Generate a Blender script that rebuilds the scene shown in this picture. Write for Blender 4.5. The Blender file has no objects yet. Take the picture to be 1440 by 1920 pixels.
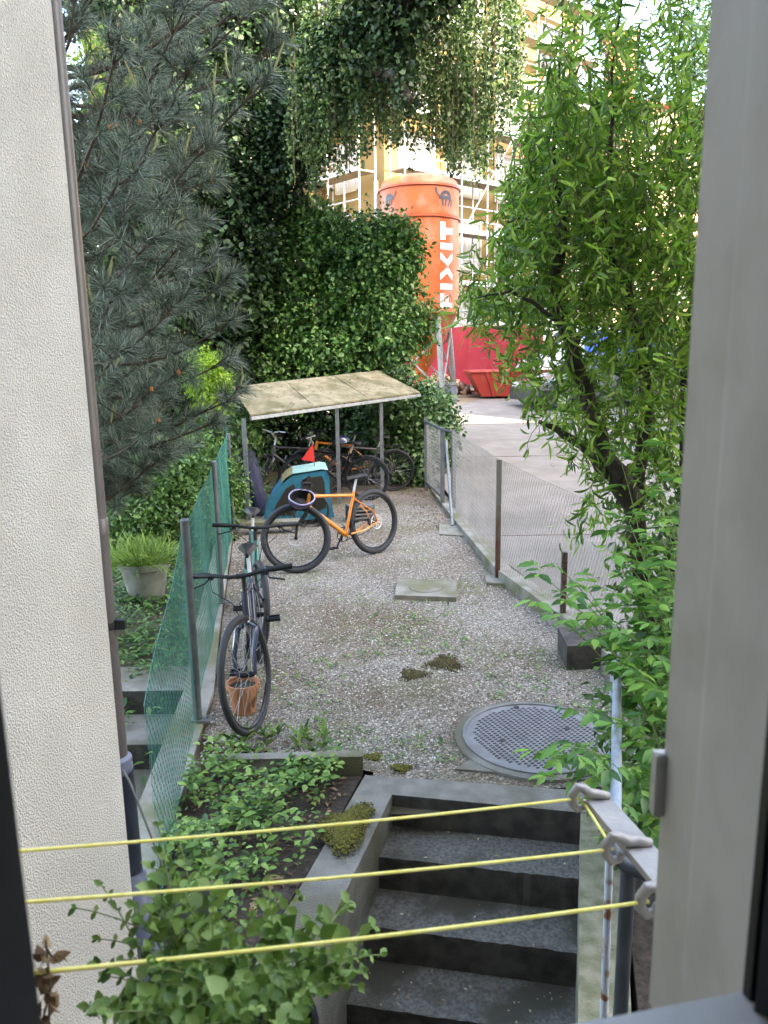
import bpy, math, random
import numpy as np
from mathutils import Vector, Matrix
R = math.radians
random.seed(7); rng = np.random.default_rng(7)
S = bpy.context.scene; COL = S.collection
# ------------------------------------------------------------ camera, sky, sun, exposure
FPX = 1450.0; PITCH = R(11.5); ROLL = -0.0154; CAMZ = 2.2
_f = np.array([0, math.cos(PITCH), -math.sin(PITCH)]); _r0 = np.array([1., 0, 0]); _u0 = np.cross(_r0, _f)
_r = _r0*math.cos(ROLL)+_u0*math.sin(ROLL); _u = -_r0*math.sin(ROLL)+_u0*math.cos(ROLL)
cam = bpy.data.cameras.new("camera"); camo = bpy.data.objects.new("camera", cam); COL.objects.link(camo)
camo.matrix_world = Matrix(((_r[0], _u[0], -_f[0], 0), (_r[1], _u[1], -_f[1], 0), (_r[2], _u[2], -_f[2], CAMZ), (0, 0, 0, 1)))
cam.sensor_fit = 'VERTICAL'; cam.sensor_height = 36; cam.lens = FPX/1920*36; cam.clip_start = .02; cam.clip_end = 2000
cam.dof.use_dof = True; cam.dof.focus_distance = 7.0; cam.dof.aperture_fstop = 9.0
S.camera = camo
SUN_EL, SUN_AZ = R(37), R(137)
w = bpy.data.worlds.new("World"); S.world = w; w.use_nodes = True
nt = w.node_tree; sky = nt.nodes.new('ShaderNodeTexSky'); sky.sky_type = 'NISHITA'; sky.sun_disc = False
sky.sun_elevation = SUN_EL; sky.sun_rotation = SUN_AZ; sky.air_density = 1.0; sky.dust_density = 2.5; sky.ozone_density = 0.5
bg = nt.nodes['Background']; bg.inputs[1].default_value = 0.15; nt.links.new(sky.outputs[0], bg.inputs[0])
sl = bpy.data.lights.new("sun", 'SUN'); sl.energy = 2.0; sl.angle = R(.5); sl.color = (1, .93, .82)
so = bpy.data.objects.new("sun", sl); COL.objects.link(so)
_d = Vector((math.sin(SUN_AZ)*math.cos(SUN_EL), math.cos(SUN_AZ)*math.cos(SUN_EL), math.sin(SUN_EL)))
so.rotation_euler = _d.to_track_quat('Z', 'Y').to_euler(); so.location = (10, -10, 40)
S.view_settings.view_transform = 'Standard'; S.view_settings.look = 'None'; S.view_settings.exposure = 3.95; S.view_settings.use_white_balance = True; S.view_settings.white_balance_temperature = 7550; S.view_settings.white_balance_tint = 10; S.view_settings.gamma = 1
S.render.engine = 'CYCLES'
S.cycles.max_bounces = 6; S.cycles.diffuse_bounces = 3; S.cycles.transparent_max_bounces = 8; S.cycles.caustics_reflective = False; S.cycles.caustics_refractive = False
S.cycles.use_denoising = True

# helpers that turn a place seen in the photograph into a point of the world
def _ray(px, py): return _f+(px-720)/FPX*_r-(py-960)/FPX*_u
def G(px, py, z=0.0):
    d = _ray(px, py); return Vector((d*(z-CAMZ)/d[2]+[0, 0, CAMZ]).tolist())
def V(px, py, y):
    d = _ray(px, py); return Vector((d*y/d[1]+[0, 0, CAMZ]).tolist())

# ------------------------------------------------------------ materials
def mat(name, c1, rough=.7, c2=None, scale=8., metal=0., bump=0., bscale=40., trans=0., isl=None, spec=.5, detail=5., c3=None, scale3=1.2, coat=0., lo=.35, hi=.65, alpha=1., sub=None):
    m = bpy.data.materials.new(name); m.use_nodes = True; t = m.node_tree; N = t.nodes; L = t.links
    p = N['Principled BSDF']; p.inputs['Roughness'].default_value = rough; p.inputs['Metallic'].default_value = metal
    p.inputs['Specular IOR Level'].default_value = spec; p.inputs['Coat Weight'].default_value = coat
    tc = N.new('ShaderNodeTexCoord'); src = None
    def noise(sc, dt=detail, off=0):
        n = N.new('ShaderNodeTexNoise'); n.inputs['Scale'].default_value = sc; n.inputs['Detail'].default_value = dt
        mp = N.new('ShaderNodeMapping'); mp.inputs['Location'].default_value = (off, off*.7, off*.3)
        L.new(tc.outputs['Object'], mp.inputs[0]); L.new(mp.outputs[0], n.inputs['Vector']); return n.outputs['Fac']
    def ramp(fac, a, b, l=lo, h=hi):
        r = N.new('ShaderNodeValToRGB'); e = r.color_ramp.elements
        e[0].position = l; e[0].color = (*a, 1); e[1].position = h; e[1].color = (*b, 1); L.new(fac, r.inputs[0]); return r
    if isl:
        g = N.new('ShaderNodeNewGeometry'); r = ramp(g.outputs['Random Per Island'], isl[0], isl[-1], 0, 1)
        for i, c in enumerate(isl[1:-1]):
            e = r.color_ramp.elements.new((i+1)/(len(isl)-1)); e.color = (*c, 1)
        src = r.outputs[0]
    elif c2: src = ramp(noise(scale), c1, c2).outputs[0]
    if c3:
        r = ramp(noise(scale3, 4, 7), (0, 0, 0), (1, 1, 1), .48, .62); mx = N.new('ShaderNodeMix'); mx.data_type = 'RGBA'
        L.new(r.outputs[0], mx.inputs[0]); mx.inputs[7].default_value = (*c3, 1)
        if src: L.new(src, mx.inputs[6])
        else: mx.inputs[6].default_value = (*c1, 1)
        src = mx.outputs[2]
    if src: L.new(src, p.inputs['Base Color'])
    else: p.inputs['Base Color'].default_value = (*c1, 1)
    if bump:
        b = N.new('ShaderNodeBump'); b.inputs['Strength'].default_value = min(1, bump); b.inputs['Distance'].default_value = .01*max(1, bump)
        L.new(noise(bscale, 6, 3), b.inputs['Height']); L.new(b.outputs[0], p.inputs['Normal'])
    if trans:
        tr = N.new('ShaderNodeBsdfTranslucent'); mx = N.new('ShaderNodeMixShader'); mx.inputs[0].default_value = trans
        if src: L.new(src, tr.inputs[0])
        else: tr.inputs[0].default_value = (*c1, 1)
        L.new(p.outputs[0], mx.inputs[1]); L.new(tr.outputs[0], mx.inputs[2]); L.new(mx.outputs[0], N['Material Output'].inputs[0])
    if alpha < 1: p.inputs['Alpha'].default_value = alpha
    return m

def gravel_mat():
    m = bpy.data.materials.new('gravel'); m.use_nodes = True; t = m.node_tree; N = t.nodes; L = t.links
    p = N['Principled BSDF']; p.inputs['Roughness'].default_value = .85
    tc = N.new('ShaderNodeTexCoord'); v = N.new('ShaderNodeTexVoronoi'); v.inputs['Scale'].default_value = 84
    L.new(tc.outputs['Object'], v.inputs['Vector'])
    sp = N.new('ShaderNodeSeparateColor'); L.new(v.outputs['Color'], sp.inputs[0])
    r = N.new('ShaderNodeValToRGB'); e = r.color_ramp.elements
    e[0].position = 0; e[0].color = (.10, .082, .065, 1); e[1].position = 1; e[1].color = (.70, .66, .59, 1)
    for q, c in ((.25, (.22, .18, .14)), (.5, (.34, .305, .26)), (.75, (.47, .425, .365)), (.86, (.34, .24, .165))):
        x = e.new(q); x.color = (*c, 1)
    L.new(sp.outputs[0], r.inputs[0])
    n = N.new('ShaderNodeTexNoise'); n.inputs['Scale'].default_value = 1.6; n.inputs['Detail'].default_value = 8; L.new(tc.outputs['Object'], n.inputs['Vector'])
    r2 = N.new('ShaderNodeValToRGB'); r2.color_ramp.elements[0].position = .5; r2.color_ramp.elements[0].color = (0, 0, 0, 1)
    r2.color_ramp.elements[1].position = .78; r2.color_ramp.elements[1].color = (.85, .85, .85, 1); L.new(n.outputs['Fac'], r2.inputs[0])
    mx = N.new('ShaderNodeMix'); mx.data_type = 'RGBA'; L.new(r2.outputs[0], mx.inputs[0]); L.new(r.outputs[0], mx.inputs[6]); mx.inputs[7].default_value = (.20, .22, .09, 1)
    d = N.new('ShaderNodeMapRange'); d.inputs[1].default_value = .25; d.inputs[2].default_value = .75; d.inputs[3].default_value = 1; d.inputs[4].default_value = .35
    L.new(v.outputs['Distance'], d.inputs[0])
    mm = N.new('ShaderNodeMix'); mm.data_type = 'RGBA'; mm.blend_type = 'MULTIPLY'; mm.inputs[0].default_value = .55
    L.new(mx.outputs[2], mm.inputs[6]); L.new(d.outputs[0], mm.inputs[7]); L.new(mm.outputs[2], p.inputs['Base Color'])
    n3 = N.new('ShaderNodeTexNoise'); n3.inputs['Scale'].default_value = .9; n3.inputs['Detail'].default_value = 5; L.new(tc.outputs['Object'], n3.inputs['Vector'])
    r3 = N.new('ShaderNodeValToRGB'); r3.color_ramp.elements[0].position = .36; r3.color_ramp.elements[0].color = (.62, .52, .41, 1); r3.color_ramp.elements[1].position = .6; r3.color_ramp.elements[1].color = (1, 1, 1, 1); L.new(n3.outputs['Fac'], r3.inputs[0])
    m3 = N.new('ShaderNodeMix'); m3.data_type = 'RGBA'; m3.blend_type = 'MULTIPLY'; m3.inputs[0].default_value = 1; L.new(mm.outputs[2], m3.inputs[6]); L.new(r3.outputs[0], m3.inputs[7]); L.new(m3.outputs[2], p.inputs['Base Color'])
    b = N.new('ShaderNodeBump'); b.inputs['Distance'].default_value = .012; b.invert = True; L.new(v.outputs['Distance'], b.inputs['Height']); L.new(b.outputs[0], p.inputs['Normal'])
    return m

M = dict(
 gravel=gravel_mat(),
 stucco=mat('stucco', (.76, .735, .67), .95, (.84, .815, .75), 5, bump=2.2, bscale=190, c3=(.69, .665, .60), scale3=1.1),
 housewall=mat('house_wall', (.55, .50, .42), .9, (.60, .56, .48), 4, bump=.6, bscale=60),
 concrete=mat('concrete', (.17, .16, .14), .9, (.25, .235, .205), 9, bump=.9, bscale=120, c3=(.13, .12, .085), scale3=2.5),
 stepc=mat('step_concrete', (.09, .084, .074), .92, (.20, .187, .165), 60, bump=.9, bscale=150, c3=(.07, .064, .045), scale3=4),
 riser=mat('dark_concrete', (.036, .033, .028), .9, (.085, .08, .07), 12, bump=.7, bscale=110),  # darker concrete for faces not pointing up, and for the block
 kerb=mat('kerb_concrete', (.20, .185, .155), .9, (.30, .28, .24), 7, bump=.8, bscale=90, c3=(.15, .145, .08), scale3=2),
 lichen=mat('lichen_concrete', (.16, .16, .09), .95, (.30, .28, .20), 14, bump=.8, bscale=90),
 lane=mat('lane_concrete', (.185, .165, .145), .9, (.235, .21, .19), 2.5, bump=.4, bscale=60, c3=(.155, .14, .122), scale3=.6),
 lanej=mat('lane_joint', (.13, .085, .07), .9),
 dirt=mat('site_dirt', (.20, .16, .115), .95, (.27, .22, .165), 3, bump=1, bscale=12),
 soil=mat('soil', (.035, .026, .02), .95, (.075, .055, .04), 30, bump=1.5, bscale=50),
 earth=mat('earth', (.06, .065, .03), .95, (.10, .08, .05), 4, bump=1, bscale=20),
 bmoss=mat('brown_moss', (1, 1, 1), .95, isl=[(.035, .028, .01), (.075, .058, .02), (.12, .105, .03)]),
 moss=mat('moss', (1, 1, 1), .95, isl=[(.05, .05, .008), (.11, .10, .015), (.20, .18, .03)]),
 iron=mat('cast_iron', (.16, .16, .165), .55, (.22, .22, .225), 12, metal=.25, bump=.2, bscale=60),
 irond=mat('cast_iron_dark', (.03, .03, .035), .6, metal=.3),
 galv=mat('galvanised_steel', (.18, .19, .20), .5, (.25, .26, .27), 15, metal=.5),
 post=mat('grey_post', (.10, .11, .12), .5, (.15, .155, .165), 10, metal=.3),
 pale=mat('sky_tinted_pipe', (.30, .37, .48), .4, (.40, .47, .58), 14, metal=.1, c3=(.30, .30, .33), scale3=16),  # sky reflection on the rail is put into this pale blue
 rusty=mat('rusty_pale_pipe', (.45, .5, .6), .5, (.55, .6, .68), 10, c3=(.22, .10, .05), scale3=22),
 darkpipe=mat('dark_rail', (.05, .06, .075), .45, (.075, .085, .105), 10, metal=.3),
 downpipe=mat('brown_downpipe', (.075, .062, .062), .4, (.10, .085, .085), 8, spec=.6),
 navypipe=mat('navy_pipe', (.018, .022, .035), .35, (.03, .036, .055), 10),
 bluepipe=mat('blue_grey_pipe', (.10, .115, .17), .4, (.14, .155, .22), 10),
 green=mat('green_wire', (.015, .15, .115), .45, (.035, .22, .17), 6),
 wire=mat('grey_wire', (.25, .25, .25), .5, (.33, .32, .31), 8, metal=.3),
 rope=mat('yellow_rope', (.80, .72, .16), .6, (.90, .83, .30), 60),
 alu=mat('cast_aluminium', (.36, .34, .33), .5, (.44, .42, .40), 14, metal=.25, bump=.3, bscale=80),
 frame=mat('window_paint', (.56, .555, .525), .5, (.60, .595, .565), 5, bump=.15, bscale=15, c3=(.52, .51, .47), scale3=9),
 frame2=mat('window_paint_light', (.50, .49, .45), .5, (.54, .53, .49), 5),
 black=mat('black_gasket', (.012, .012, .012), .5),
 dsash=mat('dark_sash', (.03, .028, .026), .5, (.045, .042, .04), 9),
 sill=mat('sill', (.66, .65, .62), .5, (.58, .57, .55), 12, bump=.3, bscale=40),
 room=mat('room_paint', (.08, .075, .07), .9),
 asphaltroof=mat('shed_roof', (.20, .175, .11), .95, (.30, .265, .18), 6, bump=.5, bscale=80, c3=(.14, .13, .07), scale3=3),
 tyre=mat('tyre', (.022, .024, .03), .6, bump=.4, bscale=300),
 rim=mat('rim', (.03, .03, .035), .35, metal=.4),
 silver=mat('silver', (.55, .55, .57), .35, metal=.35),
 chrome=mat('spoke', (.38, .38, .40), .4, metal=.3),
 bblack=mat('bike_black', (.010, .010, .012), .5, spec=.35),
 bnavy=mat('bike_navy', (.018, .028, .07), .25, coat=.6),
 bteal=mat('bike_teal', (.03, .19, .18), .3, coat=.5),
 borange=mat('bike_orange', (.75, .24, .02), .3, coat=.6),
 bgrey=mat('bike_grey', (.06, .06, .065), .35, coat=.4),
 helmet=mat('helmet_purple', (.05, .04, .14), .35, coat=.4), helrim=mat('helmet_rim', (.35, .33, .50), .4),
 tealc=mat('teal_cloth', (.010, .13, .20), .8, (.016, .16, .24), 9, bump=.5, bscale=25),
 mint=mat('mint_cloth', (.22, .36, .31), .8, (.27, .41, .36), 6), tan=mat('tan_cloth', (.19, .16, .07), .85),
 dwin=mat('dark_mesh_window', (.025, .022, .015), .5), red=mat('red_flag', (.70, .03, .02), .7),
 navyc=mat('navy_cover', (.02, .024, .06), .6, (.035, .04, .09), 9, bump=1, bscale=18),
 terra=mat('terracotta', (.36, .14, .06), .85, (.44, .19, .09), 12, bump=.3, bscale=60),
 ppot=mat('pale_pot', (.17, .17, .145), .85, (.26, .255, .22), 9), bpot=mat('black_plastic', (.012, .012, .013), .4),
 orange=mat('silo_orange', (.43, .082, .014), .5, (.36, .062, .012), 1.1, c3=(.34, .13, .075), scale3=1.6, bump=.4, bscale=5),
 orange2=mat('silo_orange_rim', (.30, .05, .012), .5), white=mat('lettering_white', (.62, .63, .68), .5), logo=mat('emblem_dark', (.045, .045, .06), .5),
 rednet=mat('red_netting', (.36, .022, .045), .7, (.42, .04, .06), 1.2, trans=.3), dred=mat('skip_red', (.33, .028, .02), .5, (.38, .045, .03), 3),
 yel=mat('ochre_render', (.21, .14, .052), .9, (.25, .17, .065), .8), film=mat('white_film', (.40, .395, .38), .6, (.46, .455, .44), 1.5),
 trim=mat('window_surround', (.45, .42, .36), .8), farb=mat('peach_render', (.30, .215, .14), .9, (.35, .26, .18), .6), brick=mat('chimney_brick', (.50, .20, .09), .9, (.62, .30, .15), 9),
 glassd=mat('window_glass', (.05, .06, .075), .1), tiles=mat('roof_tiles', (.25, .10, .06), .8, (.32, .14, .08), 10),
 scaf=mat('scaffold_tube', (.40, .40, .43), .45, (.48, .49, .51), 10, metal=.2), deck=mat('scaffold_deck', (.22, .18, .13), .8, (.28, .23, .17), 3),
 carb=mat('car_paint', (.11, .12, .135), .25, coat=.8), cark=mat('car_plastic', (.02, .021, .024), .5), carg=mat('car_glass', (.06, .09, .12), .05),
 vanw=mat('van_white', (.78, .80, .83), .3, coat=.5), vanb=mat('van_blue_print', (.05, .16, .75), .4), lamp=mat('headlamp', (.6, .62, .65), .1),
 bark=mat('dark_bark', (.022, .016, .012), .95, (.05, .038, .028), 14, bump=2, bscale=30), barkp=mat('pine_bark', (.06, .04, .028), .95, (.11, .075, .05), 12, bump=2, bscale=30),
 barkb=mat('birch_bark', (.12, .12, .11), .9, (.3, .3, .28), 6), twig=mat('twig', (.10, .075, .045), .9), stem=mat('green_stem', (.16, .22, .07), .7),
 needle=mat('pine_needle', (1, 1, 1), .55, isl=[(.018, .035, .02), (.055, .085, .055), (.15, .195, .14), (.36, .41, .32)], trans=.1),
 bud=mat('pine_shoot', (.30, .30, .12), .8, (.36, .33, .15), 40), budo=mat('pine_cone_orange', (.45, .17, .05), .8),
 ivy=mat('ivy_leaf', (1, 1, 1), .5, isl=[(.005, .014, .006), (.012, .034, .011), (.028, .068, .02), (.06, .12, .04)], trans=.1, spec=.35),  # ivy's own dark green, also lends the shelter hedge its painted shade
 horn=mat('hornbeam_leaf', (1, 1, 1), .45, isl=[(.015, .05, .012), (.045, .13, .025), (.09, .22, .04), (.22, .36, .12)], trans=.28),
 hedge=mat('hedge_leaf', (1, 1, 1), .4, isl=[(.018, .045, .012), (.045, .11, .03), (.10, .20, .06), (.20, .31, .14)], trans=.2),
 birch=mat('birch_leaf', (1, 1, 1), .45, isl=[(.016, .042, .012), (.038, .085, .02), (.075, .145, .035), (.16, .24, .07)], trans=.3),
 willow=mat('willow_leaf', (1, 1, 1), .4, isl=[(.04, .11, .016), (.11, .24, .025), (.21, .38, .04), (.36, .52, .10)], trans=.5),
 shrub=mat('shrub_leaf', (1, 1, 1), .42, isl=[(.03, .11, .015), (.08, .23, .03), (.15, .35, .05), (.28, .50, .10)], trans=.36),
 lime=mat('sunlit_leaf', (1, 1, 1), .5, isl=[(.14, .28, .02), (.26, .42, .03), (.38, .55, .06)], trans=.4),  # bright leaves with the sunlight put into their colour
 garden=mat('garden_leaf', (1, 1, 1), .5, isl=[(.02, .06, .012), (.06, .14, .025), (.12, .24, .045), (.20, .33, .09)], trans=.25),
 herb=mat('herb_leaf', (1, 1, 1), .5, isl=[(.06, .13, .025), (.13, .24, .045), (.20, .33, .07), (.30, .44, .14)], trans=.4),
 cover=mat('cover_leaf', (1, 1, 1), .5, isl=[(.03, .075, .012), (.08, .18, .025), (.18, .32, .05), (.30, .44, .11)], trans=.25),
 grass=mat('grass_blade', (1, 1, 1), .6, isl=[(.10, .19, .03), (.19, .30, .05), (.28, .38, .08)], trans=.3),
 dry=mat('dry_leaf', (.16, .07, .03), .9, (.24, .12, .06), 20), litter=mat('leaf_litter', (1, 1, 1), .9, isl=[(.45, .38, .22), (.22, .11, .05), (.6, .55, .4)]),
 litter2=mat('brown_litter', (1, 1, 1), .9, isl=[(.10, .06, .03), (.20, .12, .06), (.35, .25, .14)]),
 pebble=mat('pebble', (1, 1, 1), .85, isl=[(.08, .065, .052), (.22, .19, .155), (.38, .34, .29), (.54, .495, .43), (.68, .64, .57)]),
 ydot=mat('yellow_petal', (.8, .6, .04), .6), box=mat('blue_grey_box', (.13, .15, .2), .6), chip=mat('broken_brick', (1, 1, 1), .9, isl=[(.45, .2, .1), (.6, .4, .25), (.5, .45, .38)]),
)

# ------------------------------------------------------------ mesh builder
class MB:
    def __init__(s): s.v = []; s.f = []; s.m = []; s.M = Matrix.Identity(4)
    def add(s, vs, fs, mi=0):
        b = len(s.v)
        for p in vs: s.v.append(tuple(s.M @ Vector(p)))
        for f in fs: s.f.append(tuple(b+i for i in f)); s.m.append(mi)
    def box(s, c, d, rz=0, mi=0, Mx=None):
        x, y, z = d[0]/2, d[1]/2, d[2]/2; q = Mx or Matrix.Rotation(rz, 4, 'Z')
        vs = [Vector(c)+(q @ Vector((a*x, b*y, e*z))) for e in (-1, 1) for b in (-1, 1) for a in (-1, 1)]
        s.add(vs, [(0, 2, 3, 1), (4, 5, 7, 6), (0, 1, 5, 4), (2, 6, 7, 3), (0, 4, 6, 2), (1, 3, 7, 5)], mi)
    def prism(s, poly, z0, z1, mi=0):
        n = len(poly); a = sum(poly[i][0]*poly[(i+1) % n][1]-poly[(i+1) % n][0]*poly[i][1] for i in range(n))
        if a < 0: poly = poly[::-1]
        s.add([(p[0], p[1], z0) for p in poly]+[(p[0], p[1], z1) for p in poly],
              [tuple(range(n))[::-1], tuple(range(n, 2*n))]+[(i, (i+1) % n, n+(i+1) % n, n+i) for i in range(n)], mi)
    def slab(s, q, t, mi=0):      # thick quad; q: 4 points, t: offset vector
        t = Vector(t); vs = [Vector(p) for p in q]+[Vector(p)+t for p in q]
        s.add(vs, [(3, 2, 1, 0), (4, 5, 6, 7), (0, 1, 5, 4), (1, 2, 6, 5), (2, 3, 7, 6), (3, 0, 4, 7)], mi)
    def tube(s, pts, r, n=8, mi=0, closed=False, cap=True):
        pts = [Vector(p) for p in pts]; k = len(pts); rs = r if hasattr(r, '__len__') else [r]*k; vs = []; fs = []; pu = None
        for i, p in enumerate(pts):
            if closed: t = pts[(i+1) % k]-pts[i-1]
            else: t = pts[min(i+1, k-1)]-pts[max(i-1, 0)]
            t = t.normalized() if t.length > 1e-9 else Vector((0, 0, 1))
            if pu is None: pu = t.orthogonal().normalized()
            u = pu-t*pu.dot(t); u = u.normalized() if u.length > 1e-6 else t.orthogonal().normalized(); pu = u; w_ = t.cross(u)
            for j in range(n):
                a = 2*math.pi*j/n; vs.append(p+(u*math.cos(a)+w_*math.sin(a))*rs[i])
        for i in range(k if closed else k-1):
            o = (i+1) % k
            for j in range(n): fs.append((i*n+j, i*n+(j+1) % n, o*n+(j+1) % n, o*n+j))
        if cap and not closed: fs += [tuple(range(n))[::-1], tuple(range((k-1)*n, k*n))]
        s.add(vs, fs, mi)
    def lathe(s, prof, c=(0, 0, 0), n=24, mi=0, sx=1, sy=1):     # prof: (r,z)
        c = Vector(c); vs = []; fs = []
        for r, z in prof:
            for j in range(n):
                a = 2*math.pi*j/n; vs.append(c+Vector((r*math.cos(a)*sx, r*math.sin(a)*sy, z)))
        for i in range(len(prof)-1):
            for j in range(n): fs.append((i*n+j, i*n+(j+1) % n, (i+1)*n+(j+1) % n, (i+1)*n+j))
        s.add(vs, fs, mi)
    def torus(s, R_, r, n=40, k=8, mi=0, c=(0, 0, 0)):           # ring in the XZ plane (axis Y)
        s.tube([(c[0]+R_*math.cos(2*math.pi*i/n), c[1], c[2]+R_*math.sin(2*math.pi*i/n)) for i in range(n)], r, k, mi, closed=True)
    def build(s, name, mats, parent=None, smooth=True):
        if not isinstance(mats, (list, tuple)): mats = [mats]
        me = bpy.data.meshes.new(name); me.from_pydata(s.v, [], s.f)
        for x in mats: me.materials.append(x)
        me.polygons.foreach_set('material_index', s.m)
        o = bpy.data.objects.new(name, me); COL.objects.link(o)
        if smooth:
            me.polygons.foreach_set('use_smooth', [True]*len(s.f))
            try: me.set_sharp_from_angle(angle=R(38))
            except Exception: pass
        if parent: o.parent = parent
        me.update(); return o

def npmesh(name, V_, F_, m, parent=None, smooth=False):
    V_ = np.asarray(V_, np.float32).reshape(-1, 3); F_ = np.asarray(F_, np.int32); k = F_.shape[1]; n = len(F_)
    me = bpy.data.meshes.new(name); me.vertices.add(len(V_)); me.vertices.foreach_set('co', V_.ravel())
    me.loops.add(n*k); me.loops.foreach_set('vertex_index', F_.ravel()); me.polygons.add(n)
    me.polygons.foreach_set('loop_start', np.arange(0, n*k, k, dtype=np.int32)); me.polygons.foreach_set('loop_total', np.full(n, k, np.int32))
    if smooth: me.polygons.foreach_set('use_smooth', np.ones(n, bool))
    me.materials.append(m); me.update(calc_edges=True); me.validate()
    o = bpy.data.objects.new(name, me); COL.objects.link(o)
    if parent: o.parent = parent
    return o
def tag(o, label, cat, group=None, kind=None):
    if label: o['label'] = label
    if cat: o['category'] = cat
    if group: o['group'] = group
    if kind: o['kind'] = kind
    return o
def thing(name, label, cat, loc=(0, 0, 0), group=None):
    o = bpy.data.objects.new(name, None); COL.objects.link(o); o.empty_display_size = .1
    return tag(o, label, cat, group)
def struct(o): o['kind'] = 'structure'; return o

# ------------------------------------------------------------ foliage
def unit(a): return a/np.maximum(np.linalg.norm(a, axis=1, keepdims=True), 1e-9)
OV_V = np.array([(0, 0, 0), (.35, 0, -.04), (.7, 0, -.06), (1, 0, -.14), (.14, .30, .03), (.45, .5, .05), (.78, .28, 0), (.14, -.30, .03), (.45, -.5, .05), (.78, -.28, 0)])
OV_F = np.array([(0, 1, 4), (1, 5, 4), (1, 2, 5), (2, 6, 5), (2, 3, 6), (0, 7, 1), (1, 7, 8), (1, 8, 2), (2, 8, 9), (2, 9, 3)])
DI_V = np.array([(0, 0, 0), (.5, .5, .1), (1, 0, -.05), (.5, -.5, .1)]); DI_F = np.array([(0, 2, 1), (0, 3, 2)])
def leaves(name, P, D, Nn, L_, W_, m, parent=None, tmpl='ov', jit=.25):
    """P base points, D growth directions, Nn face normals, L_/W_ length and width"""
    P = np.asarray(P, float); n = len(P); D = unit(np.asarray(D, float)); Nn = np.asarray(Nn, float)
    Nn = unit(Nn-D*np.sum(Nn*D, axis=1, keepdims=True)); Sd = np.cross(Nn, D)
    tv, tf = (OV_V, OV_F) if tmpl == 'ov' else (DI_V, DI_F)
    L_ = L_*(1+jit*rng.standard_normal(n)).clip(.45, 1.6); W_ = W_*L_
    vs = P[:, None]+D[:, None]*(tv[None, :, 0:1]*L_[:, None, None])+Sd[:, None]*(tv[None, :, 1:2]*W_[:, None, None])+Nn[:, None]*(tv[None, :, 2:3]*L_[:, None, None])
    fs = tf[None]+(np.arange(n)*len(tv))[:, None, None]
    return npmesh(name, vs.reshape(-1, 3), fs.reshape(-1, 3), m, parent)
def curly(name, P, D, L_, W_, m, parent=None, curl=2.2, seg=7):
    P = np.asarray(P, float); n = len(P); D = unit(np.asarray(D, float)); A = unit(rng.standard_normal((n, 3))); A = unit(A-D*np.sum(A*D, 1, keepdims=True)); B = np.cross(D, A)
    L_ = L_*(1+.25*rng.standard_normal(n)).clip(.5, 1.5); c = rng.uniform(-curl, curl, n); tw = rng.uniform(-2., 2., n)
    pos = P.copy(); d = D.copy(); rows = []
    for i in range(seg+1):
        t = i/seg; wd = W_*L_*(math.sin(math.pi*min(1, t*.93+.05))**.7)*.5
        a = tw*t; side = B*np.cos(a)[:, None]+np.cross(D, B)*np.sin(a)[:, None]; side = unit(side-d*np.sum(side*d, 1, keepdims=True))
        rows.append(pos+side*wd[:, None]); rows.append(pos-side*wd[:, None])
        ang = c*(1.4/seg)*(1+.6*math.sin(3*t)); d = unit(d*np.cos(ang)[:, None]+A*np.sin(ang)[:, None]-np.array([0, 0, .06])); pos = pos+d*(L_/seg)[:, None]
    vs = np.stack(rows, 1); k = 2*(seg+1); q = np.array([(2*i, 2*i+1, 2*i+3, 2*i+2) for i in range(seg)])
    return npmesh(name, vs.reshape(-1, 3), (q[None]+(np.arange(n)*k)[:, None, None]).reshape(-1, 4), m, parent, True)
def shell_pts(ells, n, lump=.18, inner=.25):
    """clumped points in and on a set of ellipsoids (cx,cy,cz,rx,ry,rz)"""
    E_ = np.array(ells, float); vol = (E_[:, 3]*E_[:, 4]*E_[:, 5])**.67; idx = rng.choice(len(E_), n, p=vol/vol.sum())
    d = unit(rng.standard_normal((n, 3))); rr = np.where(rng.random(n) < inner, rng.random(n)**.5, 1-rng.random(n)**2*.25)
    f = 1+lump*np.sin(d[:, 0]*7+idx*2.1)*np.sin(d[:, 1]*6+idx)*np.cos(d[:, 2]*8+idx*.7)+lump*.5*np.sin(d[:, 0]*17+d[:, 2]*13+idx)
    return E_[idx, :3]+d*E_[idx, 3:]*(rr*f)[:, None], d
def crown(name, ells, nclump, per, spread, L_, W_, m, parent=None, tmpl='di', lump=.18, inner=.25, droop=.3, up=.6, zmin=None):
    c, d = shell_pts(ells, nclump, lump, inner)
    P = np.repeat(c, per, 0)+rng.standard_normal((nclump*per, 3))*spread; dd = np.repeat(d, per, 0)
    D = dd*.6+rng.standard_normal(P.shape)*.6-np.array([0, 0, droop]); Nn = dd*.5+rng.standard_normal(P.shape)*.45+np.array([0, 0, up])
    if zmin is not None: k = P[:, 2] > zmin; P, D, Nn = P[k], D[k], Nn[k]
    return leaves(name, P, D, Nn, L_, W_, m, parent, tmpl)
def limbs(name, paths, m, parent=None, n=8):
    b = MB()
    for pts, r in paths: b.tube(pts, r, n)
    return b.build(name, m, parent)
def wob(a, b, k, amp):
    a, b = Vector(a), Vector(b); return [a.lerp(b, i/k)+Vector((random.uniform(-amp, amp), random.uniform(-amp, amp), random.uniform(-amp, amp)))*(0 if i in (0, k) else 1) for i in range(k+1)]
def lin(a, b, k): return [a+(b-a)*i/(k-1) for i in range(k)]

exec_sections = True
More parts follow.
